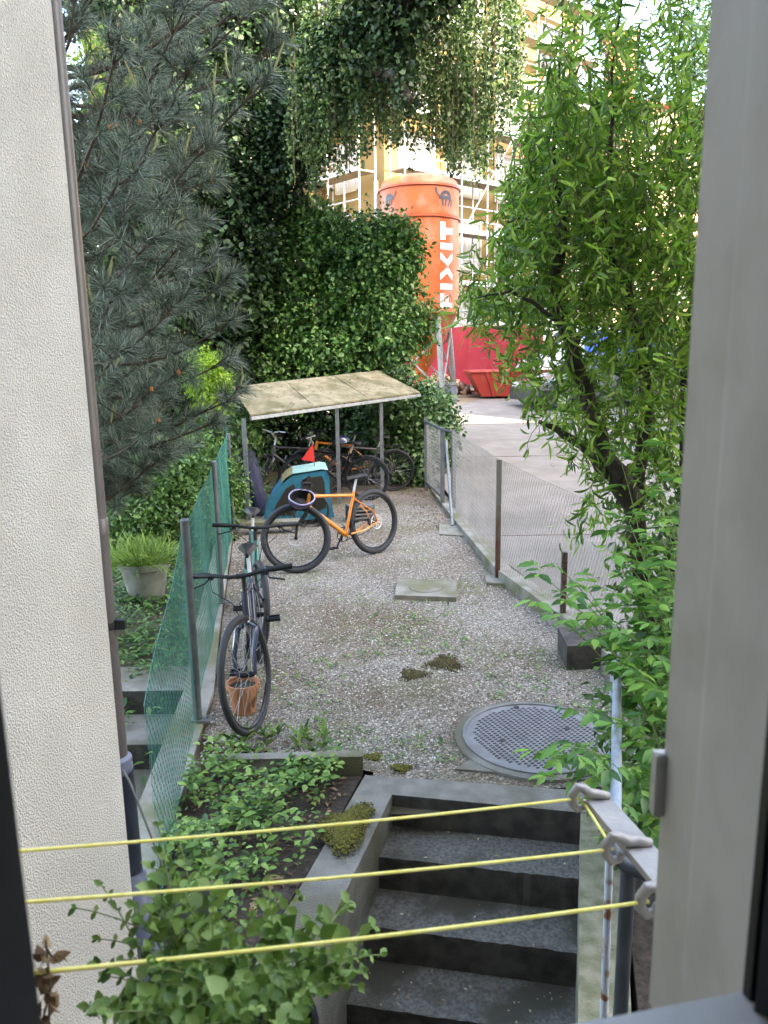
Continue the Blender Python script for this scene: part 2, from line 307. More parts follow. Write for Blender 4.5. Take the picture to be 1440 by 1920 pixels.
# ============================================================ SETTING
def kerb_top(y): return float(np.interp(y, [3, 5, 8, 10, 13], [.17, .16, .09, .06, .05]))
def lane_z(y): return float(np.interp(y, [3, 5, 8, 10, 27, 60], [.14, .13, .07, .04, .885, 2.4]))
def kerb_r(y):  # x of the right kerb's yard-side edge
    return float(np.interp(y, [2, 3.5, 5.7, 7.4, 10, 12.5, 16], [1.98, 1.72, 1.44, 1.10, .92, .76, .6]))
def kerb_l(y):
    return float(np.interp(y, [2.6, 3.6, 4.8, 6.2, 9.6, 12.5, 16], [-.98, -1.06, -1.16, -1.40, -1.93, -2.5, -3.2]))
b = MB()   # the wide ground, rising gently, with a hole where the basement stairs are
xs = [-300, -60, -20, -8, -4, -2.6, -.6, 1.32, 4, 8, 20, 60, 300]; ys = [-40, -8, .3, 3.5, 5.28, 6, 12, 16, 20, 30, 60, 300]
def gz(x, y): return -.06 if y < 13 else -.06+min(1.15, (y-13)*.065)
for i in range(len(xs)-1):
    for j in range(len(ys)-1):
        if (xs[i] == -.6 and ys[j] == .3) or (xs[i] == -2.6 and ys[j] in (.3, 3.5)): continue
        b.add([(xs[i], ys[j], gz(0, ys[j])), (xs[i+1], ys[j], gz(0, ys[j])), (xs[i+1], ys[j+1], gz(0, ys[j+1])), (xs[i], ys[j+1], gz(0, ys[j+1]))], [(0, 1, 2, 3)])
struct(b.build('ground', M['earth'], smooth=False))
b = MB(); yy = [3.62, 3.8]+list(np.arange(4.2, 15.6, .4))
for a_, c_ in zip(yy[:-1], yy[1:]):
    def xl(y): return kerb_l(y)+.02 if y > 3.8 else -.08
    b.add([(xl(a_), a_, 0), (kerb_r(a_)-.0, a_, 0), (kerb_r(c_), c_, 0), (xl(c_), c_, 0)], [(0, 1, 2, 3)])
struct(b.build('gravel_yard', M['gravel'], smooth=False))
b = MB(); ly = [1.5, 3, 4, 5, 6, 8, 10, 12, 14, 18, 22, 27, 40]
for a_, c_ in zip(ly[:-1], ly[1:]):
    def lx(y): return kerb_r(y)+.155 if y < 13 else (.75 if y < 15 else .75)
    lf = lambda y: lx(y) if y <= 19 else lx(y)+(y-19)*.30
    b.add([(lf(a_), a_, lane_z(a_)), (30, a_, lane_z(a_)), (30, c_, lane_z(c_)), (lf(c_), c_, lane_z(c_))], [(0, 1, 2, 3)])
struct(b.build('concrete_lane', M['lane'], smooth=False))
b = MB()
for y in (9.0, 14.6, 19.0): b.slab([(kerb_r(y)+.3 if y < 13 else .8, y-.015, lane_z(y)+.004), (24, y-.015, lane_z(y)+.004), (24, y+.015, lane_z(y)+.004), (kerb_r(y)+.3 if y < 13 else .8, y+.015, lane_z(y)+.004)], (0, 0, .002))
struct(b.build('lane_joint', M['lanej'], smooth=False))
b = MB()
b.add([(-6, 19.5, lane_z(19.5)+.01), (.9, 19.5, lane_z(19.5)+.01), (4.2, 27.5, lane_z(27.5)+.012), (30, 27.5, lane_z(27.5)+.012), (30, 60, 1.9), (-20, 60, 1.9), (-20, 30, lane_z(30)), (-8, 24, lane_z(24))], [(0, 1, 2, 3, 4, 5, 6, 7)])
struct(b.build('building_site_ground', M['dirt'], smooth=False))

# stairs down to the basement
SA = Vector((-.27, -.963, 0)); SB = Vector((.96, -.19, 0)); SO = Vector((.02, 3.57, 0))
st = thing('basement_stairs', 'dark concrete basement stairs descending between two kerbs below the clothesline', 'stairs')
step = .262
for i in range(6):
    b = MB(); o = SO+SA*(step*(i)); z1 = -.17*(i+1)
    q = [o+SA*step, o+SB+SA*step, o+SB, o]
    fe = [q[0].lerp(q[1], t/30)+SA*random.uniform(-.005, .003)*(0 if t in (0, 30) else 1) for t in range(31)]
    b.prism([(p.x, p.y) for p in fe+[q[2], q[3]]], z1-.5, z1)
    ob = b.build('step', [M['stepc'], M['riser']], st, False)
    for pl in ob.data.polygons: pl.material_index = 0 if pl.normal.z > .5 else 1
b = MB(); q = [SO, SO+SB, SO+SB+Vector((.02, .20, 0)), SO+Vector((-.14, .19, 0))]
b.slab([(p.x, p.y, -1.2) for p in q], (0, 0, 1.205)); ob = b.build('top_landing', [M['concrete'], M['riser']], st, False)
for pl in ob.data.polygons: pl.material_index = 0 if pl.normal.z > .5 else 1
b = MB(); e = SA*2.4
q = [SO+Vector((-.14, .19, 0)), SO, SO+e, SO+e+Vector((-.22, 0, 0))]
b.slab([(p.x, p.y, -1.4) for p in q], (0, 0, 1.41)); b.build('cheek_wall', M['concrete'], st, False)
b = MB(); q = [SO+SB+Vector((0, .19, 0)), SO+SB+Vector((.20, .16, 0)), SO+SB+Vector((.20, .16, 0))+e, SO+SB+e]
b.slab([(p.x, p.y, -1.4) for p in q], (0, 0, 1.402)); b.build('cheek_wall', M['lichen'], st, False)
# raised bed and soil beside the stairs
b = MB(); b.prism([(-1.06, 3.82), (-.14, 3.80), (-.33, 3.1), (-.62, 2.2), (-.75, 1.5), (-1.5, 1.5), (-1.0, 3.0)], -1.3, -.02); struct(b.build('garden_soil', M['soil'], smooth=False))
b = MB(); b.prism([(1.17, 3.62), (1.75, 3.62), (1.98, 2), (1.98, .6), (.45, .6)], -1.3, -.01); struct(b.build('soil_strip', M['soil'], smooth=False))
b = MB(); b.prism([(-.75, 1.5), (-.62, 2.2), (-.25, .55), (-.6, .55)], -1.5, -.05, 0); struct(b.build('soil_edge', M['soil'], smooth=False))
b = MB(); b.box((-.555, 3.845, .02), (.84, .06, .11), R(1)); b.box((-.555, 3.845, .078), (.845, .065, .006), R(1)); tag(b.build('bed_edging', M['kerb'], smooth=False), 'narrow grey stone edging along the far side of the planted bed', 'edging')
# kerbs
def strip(fn, ys_, w_, z0, z1, off=0):
    b = MB()
    for a_, c_ in zip(ys_[:-1], ys_[1:]):
        b.slab([(fn(a_)+off, a_, z0), (fn(a_)+off+w_, a_, z0), (fn(c_)+off+w_, c_, z0), (fn(c_)+off, c_, z0)], (0, 0, z1(a_)-z0 if callable(z1) else z1-z0))
    return b
b = MB(); yk = [3.3, 4.4, 5.7, 7.4, 10, 12.4]
for a_, c_ in zip(yk[:-1], yk[1:]):
    za, zc = kerb_top(a_), kerb_top(c_); xa, xc = kerb_r(a_), kerb_r(c_)
    b.add([(xa, a_, -.1), (xa+.16, a_, -.1), (xc+.16, c_, -.1), (xc, c_, -.1), (xa, a_, za), (xa+.16, a_, za), (xc+.16, c_, zc), (xc, c_, zc)], [(4, 5, 6, 7), (0, 4, 7, 3), (1, 2, 6, 5), (0, 1, 5, 4), (3, 7, 6, 2)])
tag(b.build('lane_kerb', M['kerb'], smooth=False), 'low weathered concrete kerb under the grey chain link fence', 'kerb')
b = strip(kerb_l, [2.0, 2.6, 3.6, 4.8, 6.2, 9.6], .20, -1.6, .035, -.19); tag(b.build('fence_kerb', M['kerb'], smooth=False), 'low concrete kerb under the green mesh fence', 'kerb')
# manhole
mh = thing('manhole', 'large round cast iron manhole cover in a concrete collar behind the stairs', 'manhole cover'); mc = Vector((.86, 4.13, 0))
b = MB(); b.lathe([(.468, -.05), (.468, .018), (.46, .022), (.425, .022), (.425, .0)], mc, 64); b.build('collar', M['concrete'], mh)
b = MB(); b.lathe([(.423, .0), (.423, .03), (.405, .032), (.402, .024), (.39, .024), (0.001, .024)], mc, 64); cv = b.build('cover', M['iron'], mh)
b = MB(); a = R(24)
for i in range(-12, 13):
    for j in range(-16, 17):
        u_, v_ = i*.033, j*.025+(i % 2)*.0125
        if u_*u_+v_*v_ < .36**2: b.box(mc+Vector((u_*math.cos(a)-v_*math.sin(a), u_*math.sin(a)+v_*math.cos(a), .0252)), (.019, .010, .003), a)
b.build('tread_pattern', M['irond'], cv, False)
for x_, y_ in ((-.2, -.05), (.2, .08), (0, -.36), (-.05, .37)): b2 = MB(); b2.lathe([(.0, .0282), (.016, .0282), (.018, .024)], mc+Vector((x_, y_, 0)), 12); b2.build('lifting_hole', M['irond'], cv)
b = MB(); b.prism([(.36, 3.80), (1.22, 3.64), (1.3, 3.8), (1.1, 3.95), (.5, 3.95)], -.05, .012); tag(b.build('concrete_patch', M['concrete'], smooth=False), 'cracked concrete patch between the manhole and the stair landing', 'concrete')
sb = thing('inspection_slab', 'small square concrete slab with a round lid in the middle of the gravel', 'slab')
b = MB(); b.prism([(.09, 6.78), (.64, 6.68), (.69, 7.2), (.12, 7.31)], -.02, .045); b.build('slab', M['kerb'], sb, False)
b = MB(); b.lathe([(0.001, .052), (.155, .052), (.16, .046)], (.385, 6.99, 0), 32); b.build('lid', M['kerb'], sb)
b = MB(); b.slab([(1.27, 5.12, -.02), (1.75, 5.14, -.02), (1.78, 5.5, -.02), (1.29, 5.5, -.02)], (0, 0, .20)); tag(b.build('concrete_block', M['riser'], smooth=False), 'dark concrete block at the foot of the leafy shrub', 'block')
b = MB(); b.slab([(.98, 7.18, -.02), (1.2, 7.12, -.02), (1.24, 7.42, -.02), (1.0, 7.45, -.02)], (0, 0, .05)); tag(b.build('post_footing', M['kerb'], smooth=False), 'pale concrete footing at the base of the rusty angle iron fence post', 'footing')
b = MB(); b.slab([(.68, 9.3, -.02), (1.0, 9.2, -.02), (1.0, 9.8, -.02), (.72, 9.9, -.02)], (0, 0, .04)); tag(b.build('brace_footing', M['kerb'], smooth=False), 'flat concrete footing under the pale brace of the fence gate', 'footing')

# ============================================================ OUR HOUSE
h = thing('house', 'cream stucco house wall with rough plaster left of the window', 'house')
b = MB(); K = V(250, 1700, 2.25); wd = Vector((-.16, -.987, 0)); k0 = Vector((K.x, K.y, 0)); k1 = k0+wd*1.7; nrm = Vector((-.987, .16, 0))*.6
q = [k0, k1, k1+nrm, k0+nrm]; b.slab([(p.x, p.y, -1.6) for p in q], (0, 0, 21)); wl = b.build('stucco_wing', M['stucco'], h, False)
b = MB()   # facade around the window opening
for x0, x1, z0, z1 in ((-9, -.5, -1.6, 19), (.34, 26, -1.6, 19), (-.5, .34, -1.6, 1.2), (-.5, .34, 3.3, 19)): b.box(((x0+x1)/2, .45, (z0+z1)/2), (x1-x0-.001, .25, z1-z0-.001))  # right piece extended far out of view to shade the yard
b.build('facade', M['housewall'], h, False)
b = MB()
for c_, d_ in (((0, -2, 3.5), (4, 4.6, .1)), ((0, -2, .6), (4, 4.6, .1)), ((-2.05, -2, 2), (.1, 4.6, 3.1)), ((2.05, -2, 2), (.1, 4.6, 3.1)), ((0, -4.35, 2), (4.2, .1, 3.1))): b.box(c_, d_)
b.build('room', M['room'], h, False)
b = MB(); b.box((8, -5, 19.3), (36, 11.5, .4)); b.build('roof', M['tiles'], h, False)
# window frame, right side and dark edge
wf = thing('window_frame', 'pale painted window frame filling the right edge of the view', 'window frame')
def vert(px, py, d): p = V(px, py, d); return p
b = MB()
prof = [V(1278, 900, .62), V(1312, 900, .59), V(1320, 900, .583), V(1345, 900, .56), V(1352, 900, .55), V(1482, 900, .440)]
pts = [(p.x, p.y) for p in prof]+[(.42, .44), (.42, .62)]
b.prism(pts, 1.60, 3.4); b.build('jamb', M['frame'], wf, False)
b = MB(); p0 = V(1482, 900, .4395); p1 = V(1496, 900, .433); b.prism([(p0.x-.001, p0.y), (p1.x, p1.y), (.42, .42), (.42, .459)], 1.6, 3.4); b.build('gasket', M['black'], wf, False)
b = MB(); p0 = V(1508, 900, .425); b.prism([(p0.x, p0.y), (p0.x+.05, p0.y-.04), (.42, .36), (.42, .42)], 1.6, 3.4); b.build('inner_frame', M['dsash'], wf, False)
b = MB()
pc = V(1238, 1480, .61)
b.box((pc.x+.012, pc.y+.01, pc.z), (.03, .012, .058)); b.tube([(pc.x+.003, pc.y+.01, pc.z-.03), (pc.x+.003, pc.y+.01, pc.z+.03)], .005, 8); b.build('hinge', M['frame2'], wf)
b = MB()
for k_ in range(4): pq = V(1418-k_*14, 1545+k_*105, .47); b.box((pq.x, pq.y, pq.z), (.003, .006, .0012))
b.build('paint_nick', M['rope'], wf, False)
b = MB(); p0 = V(37, 1590, .35); b.prism([(p0.x, p0.y), (p0.x-.012, p0.y+.012), (p0.x-.07, p0.y+.012), (p0.x-.07, p0.y-.03), (p0.x-.008, p0.y-.03)], 1.5, 3.4); ls = b.build('window_sash', M['dsash'], None, False)
tag(ls, 'nearly black window sash edge at the lower left of the view', 'window sash')
# sill
s0 = G(985, 1938, 1.78); s1 = G(1222, 1892, 1.78); dv = (s1-s0).normalized(); pr = Vector((dv.y, -dv.x, 0))
b = MB(); q = [s0-dv*.55, s1+dv*.1, s1+dv*.1+pr*.25, s0-dv*.55+pr*.25]; b.slab([(p.x, p.y, 1.745) for p in q], (0, 0, .035)); tag(b.build('window_sill', M['sill'], smooth=False), 'light grey window sill at the bottom below the stairs', 'window sill')

# downpipe
dp = thing('downpipe', 'brown downpipe with a navy foot section behind the stucco wall corner', 'downpipe')
pa = V(228, 1430, 2.42); px_, py_ = pa.x-.028+.02, pa.y
b = MB(); b.tube([(px_-.006, py_, pa.z), (px_-.006, py_, 12)], .036, 20); b.build('pipe', M['downpipe'], dp)
b = MB(); b.lathe([(.047, -.03), (.05, -.025), (.05, -.01), (.047, 0), (.05, .01), (.048, .02), (.036, .03)], (px_-.006, py_, pa.z), 24); b.build('collar', M['bluepipe'], dp)
b = MB(); b.tube([(px_, py_, pa.z-.03), (px_, py_, .42)], .046, 20); b.build('foot_pipe', M['navypipe'], dp)
b = MB(); b.tube([(px_, py_, .42), (px_+.01, py_-.02, .36), (px_+.05, py_-.06, .28), (px_+.06, py_-.09, .15), (px_+.06, py_-.09, -.4)], [.056, .06, .058, .055, .055], 20); b.build('elbow', M['bluepipe'], dp)
zb = V(240, 1170, 2.42).z; b = MB(); b.lathe([(.039, -.012), (.041, 0), (.039, .012)], (px_-.006, py_, zb), 24); b.box((px_+.045, py_, zb), (.035, .02, .032)); b.build('bracket', M['bblack'], dp)
zb = V(205, 985, 2.42).z; b = MB(); b.lathe([(.036, -.03), (.0395, -.028), (.0395, .02), (.036, .025)], (px_-.006, py_, zb), 24); b.build('joint', M['downpipe'], dp)
b = MB(); b.tube([(px_+.03, py_-.05, .95-.1), (px_+.05, py_-.05, .8), (px_+.13, py_-.02, .45), (px_+.18, py_, .3)], .004, 6); tag(b.build('stray_wire', M['galv']), 'thin bent grey wire hanging beside the navy pipe foot', 'wire')

# ============================================================ HANDRAIL, CLOTHESLINE
hr = thing('stair_handrail', 'tubular handrail with the sky reflection put into its pale blue, running beside the stairs and manhole', 'handrail')
a0 = V(1154, 1225, 3.45); a1 = V(1155, 1495, 2.35); a2 = V(1152, 1580, 2.05)
b = MB(); b.tube([a0+Vector((0, 0, -.8)), a0+Vector((0, 0, -.03)), a0+Vector((0, -.03, 0)), a1, a2], .019, 12); b.build('rail', M['pale'], hr)
b = MB(); p = [V(1148, 1570, 2.04), V(1150, 1598, 2.0), V(1172, 1622, 1.97), V(1240, 1650, 1.93), V(1300, 1675, 1.9)]; b.tube(p, [.018, .022, .022, .022, .022], 12); b.build('bent_rail', M['darkpipe'], hr)
b = MB(); t = V(1178, 1630, 1.98); b.tube([t, (t.x, t.y, -.3)], .0215, 12); b.build('post', M['darkpipe'], hr)
b = MB(); t = V(1143, 1600, 2.1); b.tube([t, (t.x+.012, t.y, -.3)], .0125, 10); b.build('thin_post', M['rusty'], hr)
cl = thing('clothesline_bracket', 'grey cast metal clothesline arm with curled hooks at the right window edge', 'bracket')
h1, h2, h3 = V(1085, 1497, 1.22), V(1150, 1592, 1.06), V(1216, 1690, .94)
r1, r3 = V(1122, 1497, 1.22), V(1262, 1660, .96)
b = MB(); ax = (r3-r1).normalized(); sd = ax.cross(Vector((0, 0, 1))).normalized()
if sd.x < 0: sd = -sd
q = [r1-sd*.022, r1+sd*.022, r3+ax*.25+sd*.024, r3+ax*.25-sd*.024]; b.slab([tuple(x_) for x_ in q], (0, 0, -.012)); b.build('arm', M['alu'], cl, False)
for i, hk in enumerate((h1, h2, h3)):
    b = MB(); tt = ((hk-r1).dot(ax)); onb = r1+ax*max(0.0, tt)
    up = Vector((0, 0, 1)); pts = []
    e0 = onb+sd*.018
    pts = [e0+up*.002, onb+up*.008, onb.lerp(hk, .45)+up*.010, onb.lerp(hk, .8)+up*.02, hk+up*.022-sd*.002, hk-sd*.012+up*.008, hk-sd*.012-up*.008, hk-sd*.002-up*.02, hk+sd*.010-up*.018, hk+sd*.014-up*.006]
    b.tube(pts, [.008, .0085, .0085, .0085, .008, .008, .008, .0075, .007, .006], 10); b.build('hook', M['alu'], cl)
lt = thing('clothesline_bracket', 'grey clothesline arm beyond the left window edge, out of sight behind the sash', 'bracket')
e1, e2, e3 = V(-60, 1603, .86), V(-60, 1699, .78), V(-60, 1836, .70)
b = MB(); b.tube([e1, e2, e3, e3+(e3-e2)*1.5], .012, 8); b.build('arm', M['alu'], lt)
for i, (a_, c_) in enumerate(((e1, h1), (e2, h2), (e3, h3))):
    b = MB(); n_ = 24; pts = [a_.lerp(c_, k/n_)-Vector((0, 0, .006*math.sin(math.pi*k/n_))) for k in range(n_+1)]
    if i == 0: pts += [h1+Vector((.01, -.01, -.008)), h2+Vector((-.008, .002, .012))]
    b.tube(pts, .0024 if i < 2 else .0026, 8)
    tag(b.build('clothesline', M['rope']), ('yellow clothesline, farthest of three, passing above the moss patch', 'yellow clothesline, middle of the three, over the second step', 'yellow clothesline, nearest of three, passing through the potted herbs')[i], 'clothesline', 'yellow clotheslines over the stairs')

# ============================================================ FENCES
def meshpanel(name, path, heights, z0s, cell, r, m, parent, top=True):
    """diamond wire netting along a plan path"""
    P = [Vector(p) for p in path]; cum = [0]
    for i in range(len(P)-1): cum.append(cum[-1]+(P[i+1]-P[i]).length)
    Lt = cum[-1]; Hm = 1.0
    def at(s, t):
        x = float(np.interp(s, cum, [p.x for p in P])); y = float(np.interp(s, cum, [p.y for p in P])); z0 = float(np.interp(s, cum, z0s)); hh = float(np.interp(s, cum, heights))
        sag = .012*math.sin(s*5.1+t*3)
        return (x+sag*.5, y, z0+t*hh)
    vs = []; fs = []; hmean = sum(heights)/len(heights); rows = max(2, int(round(hmean/cell))); cols = int(Lt/cell)
    half = .5
    def bar(p, q):
        p = np.array(p); q = np.array(q); d = q-p; d /= max(1e-9, np.linalg.norm(d)); u = np.cross(d, [1, .2, 0]); u /= np.linalg.norm(u); w2 = np.cross(d, u); k = len(vs)
        for e in (p, q):
            for a in (0, 2.094, 4.188): vs.append(e+(u*math.cos(a)+w2*math.sin(a))*r)
        fs.extend([(k, k+1, k+4, k+3), (k+1, k+2, k+5, k+4), (k+2, k, k+3, k+5)])
    for i in range(cols+rows):
        for sgn in (1, -1):
            s0 = i*cell if sgn > 0 else i*cell; 
            for j in range(rows):
                sa = s0-rows*cell*0 + sgn*j*cell*.5*1.0; sb_ = sa+sgn*cell*.5
                t0, t1 = j/rows, (j+1)/rows
                if 0 <= sa <= Lt and 0 <= sb_ <= Lt: bar(at(sa, t0), at(sb_, t1))
    for i in range(1, rows):      # fill the diagonals that enter from the panel ends
        for j in range(i, rows):
            sa = (j-i)*cell*.5; sb_ = sa+cell*.5
            if sb_ <= Lt and i % 2 == 0: bar(at(sa, j/rows), at(sb_, (j+1)/rows))
            if i % 2 == 0 and Lt-sb_ >= 0: bar(at(Lt-sa, j/rows), at(Lt-sb_, (j+1)/rows))
    if top:
        for t in (0.002, .998):
            for k in range(cols): bar(at(k*cell, t), at(min(Lt, (k+1)*cell), t))
    return npmesh(name, np.array(vs), np.array(fs), m, parent)
gf = thing('mesh_fence', 'green wire mesh fence on grey posts left of the bicycles', 'fence')
fp = [(-.93, 2.75), (-1.16, 4.36), (-1.48, 6.65), (-1.93, 9.6), (-2.35, 11.6)]
meshpanel('wire_mesh', [(x, y, 0) for x, y in fp], [.84, 1.17, 1.22, 1.2, 1.3], [.06]*5, .05, .0013, M['green'], gf)
for i, (x, y) in enumerate(fp[1:4]):
    b = MB(); hh = (1.27, 1.30, 1.25)[i]; b.tube([(x+.01, y, .03), (x+.01, y, hh)], .026, 16); b.lathe([(.028, -.005), (.028, .012), (.018, .022), (0.001, .025)], (x+.01, y, hh), 16); ps = b.build('post', M['post'], gf)
    b = MB(); b.box((x+.03, y, .045), (.12, .07, .012)); b.lathe([(.01, 0), (.01, .02), (0.001, .022)], (x+.07, y, .05), 6); b.build('base_plate', M['galv'], ps, False)
cf = thing('chain_link_fence', 'grey chain link fence with a rusty angle iron post beside the concrete lane', 'fence')
cp = [(.93, 10.7), (1.02, 9.2), (1.13, 7.35), (1.42, 6.05), (1.72, 4.4), (1.9, 3.2)]
meshpanel('wire_mesh', [(x+.03, y, 0) for x, y in cp], [1.10, 1.09, 1.08, .98, .95, .9], [.07, .08, .10, .14, .16, .17], .05, .0016, M['wire'], cf)
b = MB(); b.box((1.11, 7.33, .60), (.045, .006, 1.2)); b.box((1.09, 7.352, .60), (.006, .045, 1.2)); o = b.build('post', mat('rusty_angle', (.17, .17, .15), .8, (.17, .15, .12), 9, c3=(.10, .035, .015), scale3=2.2), cf, False); o['label'] = 'rusty angle iron post'
for x, y in ((1.43, 5.95),): b = MB(); b.box((x, y, .34), (.04, .04, .60)); b.build('post', M['barkp'], cf, False)
gt = thing('yard_gate', 'narrow grey steel gate with mesh beside the ivy hedge and bike wheel', 'gate')
g0, g1 = Vector((.70, 12.5, 0)), Vector((.86, 11.15, 0)); g2 = Vector((.985, 10.75, 0))
for p, hh in ((g0, 1.20), (g1, 1.16), (g2, 1.16)): b = MB(); b.box((p.x, p.y, hh/2), (.06, .06, hh)); b.build('post', M['post'], gt, False)
for z in (.14, 1.13): b = MB(); b.tube([(g0.x, g0.y, z), (g1.x, g1.y, z)], .022, 8); b.build('rail', M['post'], gt)
b = MB(); b.tube([(g1.x, g1.y, 1.13), (g2.x, g2.y, 1.13)], .018, 8); b.build('rail', M['post'], gt)
meshpanel('wire_mesh', [g0, g1], [.96, .96], [.15, .15], .05, .002, M['wire'], gt)
b = MB(); b.tube([(.90, 11.0, .98), (.88, 9.75, .02)], .020, 10); b.build('brace', M['galv'], gt)

# ============================================================ BIKE SHED
sh = thing('bike_shelter', 'low bicycle shelter with a mossy flat roof on grey steel posts', 'bike shelter')
A_, B_ = V(470, 780, 10.4), V(787, 737, 12.7); C_ = V(708, 697, 13.7); D_ = A_+(C_-B_)+Vector((.25, 0, 0))
b = MB(); b.slab([A_, B_, C_, D_], (0, 0, .022)); b.build('roof', M['asphaltroof'], sh, False)
for t in (.33, .66): b = MB(); b.tube([A_.lerp(B_, t)+Vector((0, 0, .022)), D_.lerp(C_, t)+Vector((0, 0, .022))], .006, 5); b.build('roof_seam', M['asphaltroof'], sh)
b = MB(); b.tube([A_-Vector((0, 0, .035)), B_-Vector((0, 0, .035))], .034, 4); b.build('front_beam', M['galv'], sh, False)
b = MB(); b.tube([D_-Vector((0, 0, .035)), C_-Vector((0, 0, .035))], .03, 4); b.build('rear_beam', M['galv'], sh, False)
for t in (.02, .5, .98): b = MB(); b.tube([A_.lerp(B_, t)-Vector((0, 0, .03)), D_.lerp(C_, t)-Vector((0, 0, .03))], .022, 4); b.build('rafter', M['galv'], sh, False)
for e in (A_.lerp(B_, .0)+Vector((-.10, 0, 0)), A_.lerp(B_, .46), A_.lerp(B_, .735), D_.lerp(C_, .03), D_.lerp(C_, .97)):
    b = MB(); b.box((e.x, e.y+.02, (e.z-.03)/2), (.055, .055, e.z-.03)); b.build('post', M['galv'], sh, False)

# ============================================================ BICYCLES
def bicycle(name, label, rear, front, fm, R_=.35, tr=.024, steer=0., lean=0., rack=False, fender=False, disc=True, barw=.62, mtb=False, sadm='bblack', barm='bblack', rise=.0, group='bicycles parked in the yard'):
    rear = Vector((*rear, 0)); front = Vector((*front, 0)); d = front-rear; yaw = math.atan2(d.y, d.x); wb = 1.08
    T = thing(name, label, 'bicycle', group=group)
    T.matrix_world = Matrix.Translation((front.x, front.y, 0)) @ Matrix.Rotation(yaw, 4, 'Z') @ Matrix.Rotation(lean, 4, 'X') @ Matrix.Translation((-wb, 0, 0))
    fmt = M[fm]
    bbp = Vector((.43, 0, .29)); ra = Vector((0, 0, R_)); fa = Vector((wb, 0, R_)); st_ = Vector((.25, 0, .74)); hb = Vector((.90, 0, .66)); ht = Vector((.86, 0, .80)); ft = .022 if not mtb else .026
    b = MB(); b.tube([bbp, st_], .017, 10); b.tube([bbp, hb], [ft, ft+.004], 10); b.tube([st_+Vector((.01, 0, -.04)), ht-Vector((0, 0, .03))], [.016, .02], 10); b.tube([hb-Vector((-.01, 0, .03)), ht], .025, 10)
    for s in (-1, 1):
        b.tube([bbp+Vector((-.02, s*.03, 0)), (.2, s*.05, .30+.0), ra+Vector((0, s*.065, 0))], .011, 8)
        b.tube([st_+Vector((0.02, s*.018, -.08)), ra+Vector((.04, s*.06, .12)), ra+Vector((0, s*.065, 0))], .009, 8)
    b.tube([bbp+Vector((0, -.04, 0)), bbp+Vector((0, .04, 0))], .023, 10); fr = b.build('frame', fmt, T)
    def wheel(c, MM, nm='wheel'):
        W = bpy.data.objects.new(nm, None); COL.objects.link(W); W.parent = T
        tm = bpy.data.objects.new
        b = MB(); b.M = MM; b.torus(R_-tr, tr, 48, 10, c=c); b.build('tyre', M['tyre'], W)
        b = MB(); b.M = MM; b.torus(R_-tr*2-.004, .011, 48, 6, c=c); b.build('rim', M['rim'], W)
        b = MB(); b.M = MM
        for k in range(28):
            a = 2*math.pi*k/28; s = -1 if k % 2 else 1; off = .35*(1 if (k//2) % 2 else -1)
            b.tube([(c[0]+.02*math.cos(a+off*2), s*.03, c[2]+.02*math.sin(a+off*2)), (c[0]+(R_-tr*2)*math.cos(a), 0, c[2]+(R_-tr*2)*math.sin(a))], .0011, 3, cap=False)
        b.build('spokes', M['chrome'], W)
        b = MB(); b.M = MM; b.tube([(c[0], -.055, c[2]), (c[0], -.03, c[2]), (c[0], .03, c[2]), (c[0], .055, c[2])], [.012, .02, .02, .012], 12); b.build('hub', M['bblack'], W)
        if disc:
            b = MB(); b.M = MM
            for q in range(8):
                a = q*math.pi/4; b.tube([(c[0]+.02*math.cos(a), .045, c[2]+.02*math.sin(a)), (c[0]+.075*math.cos(a+.3), .045, c[2]+.075*math.sin(a+.3))], .004, 4)
            b.torus(.078, .006, 24, 4, c=(c[0], .045, c[2])); b.build('brake_disc', M['silver'], W)
        return W
    I = Matrix.Identity(4); wheel(ra, I)
    axis = (ht-hb).normalized(); SM = Matrix.Translation(hb) @ Matrix.Rotation(steer, 4, axis) @ Matrix.Translation(-hb)
    wheel(fa, SM)
    b = MB(); b.M = SM; cr = hb-axis*.05+Vector((.015, 0, 0))
    for s in (-1, 1): b.tube([cr+Vector((0, s*.02, 0)), cr+Vector((.01, s*.06, -.02)), fa+Vector((-.03, s*.062, .12)), fa+Vector((0, s*.06, 0))], [.018, .02, .017, .011], 8)
    b.tube([cr, hb], .02, 8); b.build('fork', M['bblack'] if mtb or fm == 'borange' else fmt, T)
    tp = ht+axis*.10; b = MB(); b.M = SM; b.tube([ht, tp], .016, 8); fw = Vector((.09, 0, .02+rise)); b.tube([tp, tp+fw], .017, 8); c0 = tp+fw
    hbp = [c0+Vector((-.07, -barw/2, .012)), c0+Vector((-.02, -barw*.25, .014)), c0+Vector((0, -.05, 0)), c0+Vector((0, .05, 0)), c0+Vector((-.02, barw*.25, .014)), c0+Vector((-.07, barw/2, .012))]
    b.tube(hbp, .0125, 8); hbo = b.build('handlebar', M[barm], T)
    for s in (-1, 1): b = MB(); b.M = SM; e = hbp[-1] if s > 0 else hbp[0]; b.tube([e, e+Vector((.025, -s*.13, 0))], .0175, 10); b.build('grip', M['bblack'], hbo)
    for s in (-1, 1):
        b = MB(); b.M = SM
        e = c0+Vector((-.03, s*barw*.27, .01)); b.tube([e, e+Vector((.05, s*.03, -.03)), e+Vector((.035, s*.12, -.055))], .006, 6); b.box(e+Vector((.015, 0, -.005)), (.03, .03, .025))
        b.tube([e+Vector((.03, 0, -.01)), e+Vector((.13, -s*.05, -.06)), c0+Vector((.09, s*.02, -.14)), hb+Vector((.05, s*.02, 0))], .0028, 6); b.build('brake_lever', M['bblack'], hbo)
    b = MB(); sp = st_+(st_-bbp).normalized()*.14; b.tube([st_, sp], .0135, 8); b.build('seatpost', M['silver'], T)
    b = MB(); n0 = []
